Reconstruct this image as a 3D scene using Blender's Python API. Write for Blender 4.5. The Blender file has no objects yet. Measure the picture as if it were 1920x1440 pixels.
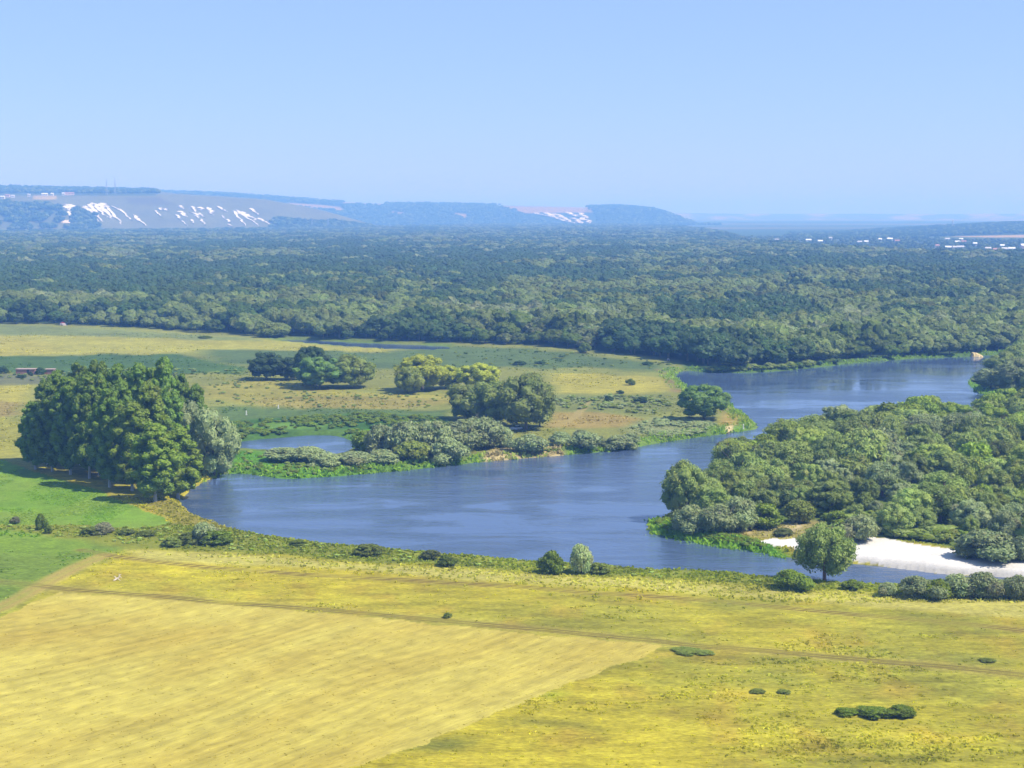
import bpy, math, random
import numpy as np

# ------------------------------------------------------------------ camera, sky, sun, exposure
scn = bpy.context.scene
COL = scn.collection
H = 75.0                      # eye height above the river, metres
FPX = 3000.0                  # focal length in pixels of the 1920 px wide photograph
HOR = 397.0                   # horizon row
PITCH = math.atan((720 - HOR) / FPX)
cam_d = bpy.data.cameras.new('camera'); cam = bpy.data.objects.new('camera', cam_d); COL.objects.link(cam)
cam_d.sensor_width = 36; cam_d.lens = 36 * FPX / 1920; cam_d.clip_start = 1; cam_d.clip_end = 200000
cam.location = (0, 0, H); cam.rotation_euler = (math.pi / 2 - PITCH, 0, 0)
scn.camera = cam

SUN_AZ = math.radians(108)     # to the right of the view direction
SUN_EL = math.radians(52)
world = bpy.data.worlds.new('World'); scn.world = world; world.use_nodes = True
wn = world.node_tree.nodes; wl = world.node_tree.links; wn.clear()
sky = wn.new('ShaderNodeTexSky'); sky.sky_type = 'NISHITA'; sky.sun_disc = False
sky.sun_elevation = SUN_EL; sky.sun_rotation = SUN_AZ
sky.altitude = 150; sky.air_density = 1.0; sky.dust_density = 0.05; sky.ozone_density = 3.0
tint = wn.new('ShaderNodeMix'); tint.data_type = 'RGBA'; tint.blend_type = 'MULTIPLY'; tint.inputs[0].default_value = 1
tint.inputs[7].default_value = (0.66, 0.74, 1.08, 1)
bg = wn.new('ShaderNodeBackground'); bg.inputs[1].default_value = 0.105
wo = wn.new('ShaderNodeOutputWorld')
even = wn.new('ShaderNodeMix'); even.data_type = 'RGBA'; even.inputs[0].default_value = 0.55
even.inputs[7].default_value = (2.55, 3.60, 5.9, 1)
wl.new(sky.outputs[0], tint.inputs[6]); wl.new(tint.outputs[2], even.inputs[6]); wl.new(even.outputs[2], bg.inputs[0]); wl.new(bg.outputs[0], wo.inputs[0])

sun_d = bpy.data.lights.new('sun', 'SUN'); sun_d.energy = 5.0; sun_d.angle = math.radians(0.53); sun_d.color = (1.0, 0.95, 0.86)
sun = bpy.data.objects.new('sun', sun_d); COL.objects.link(sun)
sun.location = (300, 100, 400)
sun.rotation_euler = (math.pi / 2 - SUN_EL, 0, math.pi - SUN_AZ)

scn.view_settings.view_transform = 'Standard'; scn.view_settings.look = 'None'
scn.view_settings.exposure = 0.66; scn.view_settings.gamma = 1.0; scn.view_settings.use_curve_mapping = False
scn.render.engine = 'CYCLES'
scn.cycles.max_bounces = 5; scn.cycles.diffuse_bounces = 2; scn.cycles.glossy_bounces = 2
scn.cycles.transmission_bounces = 3; scn.cycles.volume_bounces = 2; scn.cycles.transparent_max_bounces = 6
scn.cycles.use_denoising = True
scn.cycles.sample_clamp_indirect = 4.0
KEXP = 2.0                   # photograph value of a horizontal white surface, used to turn colours into albedo

rng = np.random.default_rng(7)
random.seed(7)

# ------------------------------------------------------------------ helpers
CP, SP = math.cos(PITCH), math.sin(PITCH)

def unproj(px, py, z=0.0):
    """Pixel of the photograph to the point where its ray meets height z."""
    a = (px - 960) / FPX; b = (720 - py) / FPX
    dy = CP + SP * b; dz = -SP + CP * b
    t = (z - H) / dz
    return (a * t, dy * t, z)

def at_dist(px, py, Y):
    a = (px - 960) / FPX; b = (720 - py) / FPX
    dy = CP + SP * b; dz = -SP + CP * b
    t = Y / dy
    return (a * t, Y, H + dz * t)

def proj(x, y, z):
    dz = z - H
    f = y * CP - dz * SP; u = y * SP + dz * CP
    return 960 + FPX * x / f, 720 - FPX * u / f

def srgb(c):
    c = np.asarray(c, float) / 255.0
    return np.where(c <= 0.04045, c / 12.92, ((c + 0.055) / 1.055) ** 2.4)

def alb(c):
    return np.clip(srgb(c) / KEXP * np.array([1.0, 1.0, 0.80]), 0.004, 0.8)

def hash2(ix, iy, seed):
    h = (ix.astype(np.int64) * 374761393 + iy.astype(np.int64) * 668265263 + seed * 974711) & 0x7fffffff
    h = ((h ^ (h >> 13)) * 1274126177) & 0x7fffffff
    return ((h ^ (h >> 16)) & 0xffff) / 65535.0

def vnoise(x, y, seed=0):
    x = np.asarray(x, float); y = np.asarray(y, float)
    ix = np.floor(x); iy = np.floor(y); fx = x - ix; fy = y - iy
    fx = fx * fx * (3 - 2 * fx); fy = fy * fy * (3 - 2 * fy)
    a = hash2(ix, iy, seed); b = hash2(ix + 1, iy, seed); c = hash2(ix, iy + 1, seed); d = hash2(ix + 1, iy + 1, seed)
    return (a * (1 - fx) + b * fx) * (1 - fy) + (c * (1 - fx) + d * fx) * fy

def fbm(x, y, scale, seed=0, octv=4, gain=0.5):
    x = np.asarray(x, float) / scale; y = np.asarray(y, float) / scale
    s = 0; a = 1; t = 0
    for o in range(octv):
        s = s + a * vnoise(x, y, seed + o * 17); t += a; a *= gain; x = x * 2.03 + 5.1; y = y * 2.03 + 9.7
    return s / t * 2 - 1

def sstep(a, b, x):
    t = np.clip((x - a) / (b - a), 0, 1); return t * t * (3 - 2 * t)

def sdist(X, Y, poly, closed=True, cut=60):
    """Signed distance to a polygon (positive inside); points far outside its box are only given a large negative value."""
    P = np.asarray(poly, float)
    out = np.full(X.shape, -1e3)
    m = (X > P[:, 0].min() - cut) & (X < P[:, 0].max() + cut) & (Y > P[:, 1].min() - cut) & (Y < P[:, 1].max() + cut)
    if not m.any(): return out
    x = X[m]; y = Y[m]
    d = np.full(x.shape, 1e9); ins = np.zeros(x.shape, bool)
    n = len(P)
    for i in range(n if closed else n - 1):
        ax, ay = P[i]; bx, by = P[(i + 1) % n]
        ex, ey = bx - ax, by - ay
        t = np.clip(((x - ax) * ex + (y - ay) * ey) / (ex * ex + ey * ey + 1e-9), 0, 1)
        d = np.minimum(d, (x - ax - t * ex) ** 2 + (y - ay - t * ey) ** 2)
        if closed:
            c = ((ay > y) != (by > y)) & (x < (bx - ax) * (y - ay) / (by - ay + 1e-12) + ax)
            ins ^= c
    d = np.sqrt(d)
    out[m] = np.where(ins, d, -d) if closed else -d
    return out

def ground_poly(px, z=1.2):
    return [unproj(a, b, z)[:2] for a, b in px]

def smooth_poly(P, it=2, closed=True):
    P = np.asarray(P, float)
    for _ in range(it):
        if closed:
            Q = np.roll(P, -1, 0)
            P = np.stack([P * .75 + Q * .25, P * .25 + Q * .75], 1).reshape(-1, 2)
        else:
            Q = np.stack([P[:-1] * .75 + P[1:] * .25, P[:-1] * .25 + P[1:] * .75], 1).reshape(-1, 2)
            P = np.concatenate([P[:1], Q, P[-1:]])
    return P

def mk_mesh(name, verts, quads=None, tris=None, cols=None, mat=None, smooth=False):
    me = bpy.data.meshes.new(name)
    verts = np.asarray(verts, np.float32)
    nq = 0 if quads is None else len(quads); nt = 0 if tris is None else len(tris)
    me.vertices.add(len(verts)); me.vertices.foreach_set('co', verts.ravel())
    loops = []
    if nq: loops.append(np.asarray(quads, np.int32).ravel())
    if nt: loops.append(np.asarray(tris, np.int32).ravel())
    loops = np.concatenate(loops) if loops else np.zeros(0, np.int32)
    me.loops.add(len(loops)); me.loops.foreach_set('vertex_index', loops)
    me.polygons.add(nq + nt)
    st = np.concatenate([np.arange(nq) * 4, nq * 4 + np.arange(nt) * 3]).astype(np.int32)
    me.polygons.foreach_set('loop_start', st)
    me.polygons.foreach_set('loop_total', np.concatenate([np.full(nq, 4), np.full(nt, 3)]).astype(np.int32))
    me.polygons.foreach_set('use_smooth', np.full(nq + nt, bool(smooth)))
    if cols is not None:
        ca = me.color_attributes.new('tint', 'FLOAT_COLOR', 'POINT')
        c4 = np.ones((len(verts), 4), np.float32); c4[:, :3] = cols
        ca.data.foreach_set('color', c4.ravel())
    me.update(calc_edges=True)
    if mat: me.materials.append(mat)
    return me

def add(name, me, parent=None, loc=None, kind=None, label=None, cat=None, group=None):
    o = bpy.data.objects.new(name, me); COL.objects.link(o)
    if parent: o.parent = parent
    if loc is not None: o.location = loc
    if kind: o['kind'] = kind
    if label: o['label'] = label
    if cat: o['category'] = cat
    if group: o['group'] = group
    return o

class MB:
    """Collects boxes and tubes into one mesh."""
    def __init__(s): s.v = []; s.q = []; s.t = []
    def box(s, x0, x1, y0, y1, z0, z1):
        n = len(s.v)
        s.v += [(x0, y0, z0), (x1, y0, z0), (x1, y1, z0), (x0, y1, z0), (x0, y0, z1), (x1, y0, z1), (x1, y1, z1), (x0, y1, z1)]
        s.q += [[n + i for i in f] for f in ((3, 2, 1, 0), (4, 5, 6, 7), (0, 1, 5, 4), (1, 2, 6, 5), (2, 3, 7, 6), (3, 0, 4, 7))]
        return s
    def tube(s, pts, rad, k=6):
        pts = np.asarray(pts, float); n0 = len(s.v)
        for i, p in enumerate(pts):
            d = pts[min(i + 1, len(pts) - 1)] - pts[max(i - 1, 0)]; d = d / (np.linalg.norm(d) + 1e-9)
            a = np.cross(d, (0.31, 0.9, 0.2)); a /= np.linalg.norm(a) + 1e-9; b = np.cross(d, a)
            for j in range(k):
                w = 2 * math.pi * j / k
                s.v.append(tuple(p + rad[i] * (a * math.cos(w) + b * math.sin(w))))
        for i in range(len(pts) - 1):
            for j in range(k):
                j2 = (j + 1) % k
                s.q.append([n0 + i * k + j, n0 + i * k + j2, n0 + (i + 1) * k + j2, n0 + (i + 1) * k + j])
        e = len(s.v); s.v.append(tuple(pts[-1]))
        for j in range(k): s.t.append([n0 + (len(pts) - 1) * k + j, n0 + (len(pts) - 1) * k + (j + 1) % k, e])
        return s
    def loft(s, rings):
        n0 = len(s.v); k = len(rings[0])
        for r in rings: s.v += [tuple(p) for p in r]
        for i in range(len(rings) - 1):
            for j in range(k):
                j2 = (j + 1) % k
                s.q.append([n0 + i * k + j, n0 + i * k + j2, n0 + (i + 1) * k + j2, n0 + (i + 1) * k + j])
        return s
    def poly(s, pts):
        n = len(s.v); s.v += [tuple(p) for p in pts]
        if len(pts) == 4: s.q.append([n, n + 1, n + 2, n + 3])
        else:
            for i in range(1, len(pts) - 1): s.t.append([n, n + i, n + i + 1])
        return s
    def mesh(s, name, mat, smooth=False, cols=None):
        return mk_mesh(name, s.v, s.q or None, s.t or None, cols, mat, smooth)

# ------------------------------------------------------------------ materials
def new_mat(name):
    m = bpy.data.materials.new(name); m.use_nodes = True; m.node_tree.nodes.clear()
    return m, m.node_tree.nodes, m.node_tree.links

def flat_mat(name, rgb, rough=0.8, noise=0.15, scale=3.0, metallic=0.0, bump=0.0):
    m, n, l = new_mat(name)
    o = n.new('ShaderNodeOutputMaterial'); p = n.new('ShaderNodeBsdfPrincipled')
    tc = n.new('ShaderNodeTexCoord'); nz = n.new('ShaderNodeTexNoise'); nz.inputs['Scale'].default_value = scale; nz.inputs['Detail'].default_value = 5
    mr = n.new('ShaderNodeMapRange'); mr.inputs[1].default_value = 0.25; mr.inputs[2].default_value = 0.75
    mr.inputs[3].default_value = 1 - noise; mr.inputs[4].default_value = 1 + noise
    mx = n.new('ShaderNodeMix'); mx.data_type = 'RGBA'; mx.blend_type = 'MULTIPLY'; mx.inputs[0].default_value = 1
    mx.inputs[6].default_value = (*rgb, 1)
    l.new(tc.outputs['Object'], nz.inputs['Vector']); l.new(nz.outputs[0], mr.inputs[0]); l.new(mr.outputs[0], mx.inputs[7])
    l.new(mx.outputs[2], p.inputs['Base Color']); p.inputs['Roughness'].default_value = rough; p.inputs['Metallic'].default_value = metallic
    if bump:
        b = n.new('ShaderNodeBump'); b.inputs['Strength'].default_value = bump; l.new(nz.outputs[0], b.inputs['Height']); l.new(b.outputs[0], p.inputs['Normal'])
    l.new(p.outputs[0], o.inputs[0])
    return m

def ground_mat(name, s1=1.2, s2=0.25, amp1=0.22, amp2=0.25, bump=0.35, dist=0.25, stretch=None):
    """Vertex tint with two sizes of noise over it and a bump."""
    m, n, l = new_mat(name)
    o = n.new('ShaderNodeOutputMaterial'); p = n.new('ShaderNodeBsdfPrincipled')
    p.inputs['Roughness'].default_value = 0.95; p.inputs['Specular IOR Level'].default_value = 0.1
    at = n.new('ShaderNodeAttribute'); at.attribute_name = 'tint'
    ge = n.new('ShaderNodeNewGeometry')
    mp = n.new('ShaderNodeMapping')
    if stretch:
        mp.vector_type = 'TEXTURE'; mp.inputs['Rotation'].default_value = (0, 0, stretch[0]); mp.inputs['Scale'].default_value = (stretch[1], stretch[2], 1)
    l.new(ge.outputs['Position'], mp.inputs['Vector'])
    cur = at.outputs['Color']; last = None
    for sc, am in ((s1, amp1), (s2, amp2)):
        nz = n.new('ShaderNodeTexNoise'); nz.inputs['Scale'].default_value = 1 / sc; nz.inputs['Detail'].default_value = 3; nz.inputs['Roughness'].default_value = 0.65
        l.new(mp.outputs[0], nz.inputs['Vector'])
        mr = n.new('ShaderNodeMapRange'); mr.inputs[1].default_value = 0.3; mr.inputs[2].default_value = 0.7
        mr.inputs[3].default_value = 1 - am; mr.inputs[4].default_value = 1 + am; l.new(nz.outputs[0], mr.inputs[0])
        mx = n.new('ShaderNodeMix'); mx.data_type = 'RGBA'; mx.blend_type = 'MULTIPLY'; mx.inputs[0].default_value = 1
        l.new(cur, mx.inputs[6]); l.new(mr.outputs[0], mx.inputs[7]); cur = mx.outputs[2]; last = nz
    l.new(cur, p.inputs['Base Color'])
    if bump:
        b = n.new('ShaderNodeBump'); b.inputs['Strength'].default_value = bump; b.inputs['Distance'].default_value = dist
        l.new(last.outputs[0], b.inputs['Height']); l.new(b.outputs[0], p.inputs['Normal'])
    l.new(p.outputs[0], o.inputs[0])
    return m

def leaf_mat(name, trans=0.33, rnd=0.18, gloss=0.012):
    """Leaves: per-leaf tint, times the colour of the plant, with light shining through."""
    m, n, l = new_mat(name)
    o = n.new('ShaderNodeOutputMaterial')
    at = n.new('ShaderNodeAttribute'); at.attribute_name = 'tint'
    oi = n.new('ShaderNodeObjectInfo')
    mx = n.new('ShaderNodeMix'); mx.data_type = 'RGBA'; mx.blend_type = 'MULTIPLY'; mx.inputs[0].default_value = 1
    l.new(at.outputs['Color'], mx.inputs[6]); l.new(oi.outputs['Color'], mx.inputs[7])
    hs = n.new('ShaderNodeHueSaturation')
    mr = n.new('ShaderNodeMapRange'); mr.inputs[3].default_value = 1 - rnd; mr.inputs[4].default_value = 1 + rnd
    mh = n.new('ShaderNodeMapRange'); mh.inputs[3].default_value = 0.493; mh.inputs[4].default_value = 0.507
    l.new(oi.outputs['Random'], mr.inputs[0]); l.new(oi.outputs['Random'], mh.inputs[0])
    l.new(mr.outputs[0], hs.inputs['Value']); l.new(mh.outputs[0], hs.inputs['Hue']); l.new(mx.outputs[2], hs.inputs['Color'])
    df = n.new('ShaderNodeBsdfDiffuse'); tr = n.new('ShaderNodeBsdfTranslucent'); gl = n.new('ShaderNodeBsdfGlossy'); gl.inputs['Roughness'].default_value = 0.5
    l.new(hs.outputs[0], df.inputs[0]); l.new(hs.outputs[0], tr.inputs[0])
    a = n.new('ShaderNodeMixShader'); a.inputs[0].default_value = trans; l.new(df.outputs[0], a.inputs[1]); l.new(tr.outputs[0], a.inputs[2])
    b = n.new('ShaderNodeMixShader'); b.inputs[0].default_value = gloss; l.new(a.outputs[0], b.inputs[1]); l.new(gl.outputs[0], b.inputs[2])
    l.new(b.outputs[0], o.inputs[0])
    return m

M_GROUND = ground_mat('meadow_ground', 2.2, 0.6, 0.22, 0.30, 0.6, 0.3, stretch=(0.0, 1.8, 1.0))
M_MOWN = ground_mat('mown_stubble', 1.6, 0.5, 0.06, 0.15, 0.45, 0.2, stretch=(math.atan2(unproj(1240, 1212, 1.2)[1] - unproj(640, 1446, 1.2)[1], unproj(1240, 1212, 1.2)[0] - unproj(640, 1446, 1.2)[0]), 5.0, 0.8))
M_PASTURE = ground_mat('green_pasture', 3.0, 0.6, 0.16, 0.22, 0.6, 0.3)
M_TRACK = ground_mat('bare_earth', 0.8, 0.2, 0.12, 0.16, 0.3, 0.1)
M_SAND = ground_mat('river_sand', 3.0, 0.6, 0.07, 0.10, 0.4, 0.25)
M_FAR = ground_mat('far_land', 60, 14, 0.10, 0.12, 0.0, 1)
M_LEAF = leaf_mat('leaves')
M_GRASS = leaf_mat('grass_blades', 0.5, 0.02, 0.0)
M_BARK = flat_mat('grey_bark', (0.16, 0.13, 0.10), 0.9, 0.3, 6, bump=0.4)
M_PALEBARK = flat_mat('pale_poplar_bark', (0.38, 0.37, 0.32), 0.85, 0.35, 2.0, bump=0.3)
M_REDBARK = flat_mat('reddish_bark', (0.24, 0.12, 0.07), 0.9, 0.3, 3, bump=0.4)
M_CHALK = ground_mat('chalk_rock', 9, 2.2, 0.10, 0.12, 0.5, 2)
M_HILL = ground_mat('hill_slopes', 40, 9, 0.10, 0.14, 0.4, 5)

def water_mat():
    m, n, l = new_mat('river_water')
    o = n.new('ShaderNodeOutputMaterial'); p = n.new('ShaderNodeBsdfPrincipled')
    p.inputs['Base Color'].default_value = (0.054, 0.084, 0.150, 1); p.inputs['IOR'].default_value = 1.33
    ge = n.new('ShaderNodeNewGeometry')
    mp = n.new('ShaderNodeMapping'); mp.inputs['Scale'].default_value = (0.5, 1.0, 1); mp.inputs['Rotation'].default_value = (0, 0, 0.25)
    l.new(ge.outputs['Position'], mp.inputs[0])
    w1 = n.new('ShaderNodeTexNoise'); w1.inputs['Scale'].default_value = 0.9; w1.inputs['Detail'].default_value = 4; w1.inputs['Roughness'].default_value = 0.6
    l.new(mp.outputs[0], w1.inputs['Vector'])
    # smoother and rougher patches where the wind and the current reach the surface
    mp2 = n.new('ShaderNodeMapping'); mp2.inputs['Scale'].default_value = (0.016, 0.05, 1); mp2.inputs['Rotation'].default_value = (0, 0, -0.15)
    l.new(ge.outputs['Position'], mp2.inputs[0])
    w2 = n.new('ShaderNodeTexNoise'); w2.inputs['Scale'].default_value = 1; w2.inputs['Detail'].default_value = 6; w2.inputs['Roughness'].default_value = 0.62; w2.inputs['Distortion'].default_value = 0.8
    l.new(mp2.outputs[0], w2.inputs['Vector'])
    mr = n.new('ShaderNodeMapRange'); mr.inputs[1].default_value = 0.42; mr.inputs[2].default_value = 0.60; mr.inputs[3].default_value = 0.06; mr.inputs[4].default_value = 0.75
    l.new(w2.outputs[0], mr.inputs[0])
    # the reach under the forest lies in its lee and is calmer
    sx = n.new('ShaderNodeSeparateXYZ'); l.new(ge.outputs['Position'], sx.inputs[0])
    lee = n.new('ShaderNodeMapRange'); lee.inputs[1].default_value = 590; lee.inputs[2].default_value = 690; lee.inputs[3].default_value = 1.0; lee.inputs[4].default_value = 0.22
    l.new(sx.outputs[1], lee.inputs[0])
    mu = n.new('ShaderNodeMath'); mu.operation = 'MULTIPLY'; l.new(mr.outputs[0], mu.inputs[0]); l.new(lee.outputs[0], mu.inputs[1])
    w3 = n.new('ShaderNodeTexNoise'); w3.inputs['Scale'].default_value = 0.22; w3.inputs['Detail'].default_value = 3; l.new(mp.outputs[0], w3.inputs['Vector'])
    ad = n.new('ShaderNodeMath'); ad.operation = 'MULTIPLY_ADD'; l.new(w3.outputs[0], ad.inputs[0]); ad.inputs[1].default_value = 2.2; l.new(w1.outputs[0], ad.inputs[2])
    b = n.new('ShaderNodeBump'); b.inputs['Distance'].default_value = 0.4
    l.new(mu.outputs[0], b.inputs['Strength']); l.new(ad.outputs[0], b.inputs['Height']); l.new(b.outputs[0], p.inputs['Normal'])
    r = n.new('ShaderNodeMapRange'); r.inputs[1].default_value = 0.4; r.inputs[2].default_value = 0.62; r.inputs[3].default_value = 0.06; r.inputs[4].default_value = 0.16
    l.new(w2.outputs[0], r.inputs[0]); l.new(r.outputs[0], p.inputs['Roughness'])
    l.new(p.outputs[0], o.inputs[0])
    return m
M_WATER = water_mat()

# ------------------------------------------------------------------ outlines of the place, traced on the ground
far_bank = [(395, 893), (430, 887), (480, 889), (520, 896), (560, 897), (620, 893), (700, 887), (800, 878), (900, 866), (1000, 858), (1080, 851), (1150, 846),
            (1200, 836), (1260, 826), (1330, 817), (1390, 809), (1420, 803), (1405, 790), (1387, 775), (1372, 762), (1345, 748), (1300, 738), (1283, 724), (1268, 712), (1262, 700), (1285, 694)]
upper_bank = [(1330, 699), (1400, 699), (1460, 696), (1530, 689), (1600, 681), (1700, 673), (1780, 670), (1850, 667), (1980, 655)]
right_bank = [(2040, 668), (1930, 690), (1850, 700), (1815, 712), (1828, 734), (1880, 752), (1850, 768), (1750, 782), (1640, 790), (1550, 800), (1490, 815), (1440, 838), (1390, 865),
              (1345, 895), (1300, 925), (1262, 962), (1228, 976), (1217, 988), (1232, 1000), (1290, 1013), (1360, 1024), (1420, 1034), (1480, 1045), (1560, 1052), (1640, 1060), (1700, 1068), (1780, 1077), (1920, 1084), (2150, 1092), (2600, 1098)]
near_bank = [(2600, 1122), (2150, 1104), (1920, 1100), (1760, 1092), (1600, 1086), (1500, 1078), (1400, 1069), (1300, 1062), (1200, 1058), (1100, 1051), (1000, 1045), (900, 1036), (800, 1028), (700, 1019), (600, 1011),
             (500, 996), (440, 986), (400, 972), (372, 960), (350, 948), (335, 935), (345, 915)]
RIVER = smooth_poly([unproj(a, b, 0)[:2] for a, b in far_bank + upper_bank + right_bank] + [unproj(a, b, 1.4)[:2] for a, b in near_bank], 1)
POND = smooth_poly(ground_poly([(425, 832), (470, 825), (540, 819), (600, 815), (642, 818), (668, 830), (655, 848), (612, 858), (560, 854), (500, 845), (436, 843)], 0), 2)
CHAN = smooth_poly(ground_poly([(520, 636), (600, 639), (680, 643), (780, 647), (850, 650), (835, 658), (740, 657), (660, 652), (580, 645), (520, 640)], 0), 1)

def river_sd(X, Y):
    r = sdist(X, Y, RIVER)
    r = np.maximum(r, sdist(X, Y, POND)); r = np.maximum(r, sdist(X, Y, CHAN))
    return r

def height(X, Y, sd=None):
    X = np.asarray(X, float); Y = np.asarray(Y, float)
    if sd is None: sd = river_sd(X, Y)
    sd = sd + 1.1 * fbm(X, Y, 7, 3, 3)
    base = 1.25 + 0.35 * fbm(X, Y, 60, 5, 3) * sstep(0, 30, -sd) + 0.06 * fbm(X, Y, 4, 9, 2)
    z = np.where(sd > 0, -1.6 * sstep(0, 5, sd), 0.25 + (base - 0.25) * sstep(0, 3.5, -sd))
    return z

def hz(x, y): return float(height(np.array([x]), np.array([y]))[0])

def on_ground(px, py, z=1.2):
    x, y, _ = unproj(px, py, z)
    for _ in range(2):
        x, y, _ = unproj(px, py, max(hz(x, y), 0.15))
    return x, y, max(hz(x, y), 0.05)

# zones: (pixels, colour seen, softness in m, edge wobble in m)
Z_MOWN = ground_poly([(-600, 1420), (-200, 1265), (0, 1163), (60, 1132), (115, 1111), (300, 1124), (640, 1153), (900, 1181), (1100, 1198), (1243, 1212), (1200, 1234), (1100, 1270), (1000, 1308), (900, 1346), (800, 1388), (640, 1446), (430, 1530), (-600, 1530)])
Z_PASTURE = ground_poly([(-700, 850), (0, 862), (55, 882), (130, 902), (200, 924), (240, 948), (290, 962), (318, 982), (270, 992), (150, 984), (60, 984), (-700, 984)])
Z_SAND = ground_poly([(1405, 1020), (1440, 1016), (1500, 1017), (1560, 1020), (1610, 1012), (1660, 1016), (1720, 1026), (1800, 1034), (1860, 1046), (1925, 1050), (2200, 1062), (2600, 1075), (2600, 1096), (2150, 1090), (1920, 1082), (1780, 1074), (1700, 1063), (1640, 1056), (1560, 1046), (1480, 1034)], 0.6)
TRACK_A = ground_poly([(-300, 1300), (-60, 1172), (0, 1141), (60, 1108), (110, 1082), (160, 1058), (195, 1043)])
TRACK_B = ground_poly([(150, 1032), (195, 1041), (250, 1048), (320, 1057), (400, 1066), (500, 1073), (640, 1081), (900, 1096), (1100, 1110), (1290, 1122), (1500, 1141), (1700, 1160), (1920, 1183), (2600, 1260)])
TRACK_C = ground_poly([(-300, 1066), (0, 1093), (60, 1098), (120, 1104), (300, 1118), (500, 1136), (640, 1147), (850, 1166), (1000, 1179), (1150, 1194), (1300, 1211), (1500, 1228), (1700, 1247), (1920, 1267), (2600, 1340)])
TRACK_D = ground_poly([(1040, 800), (1060, 791), (1083, 779), (1092, 767), (1100, 752)])

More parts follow.
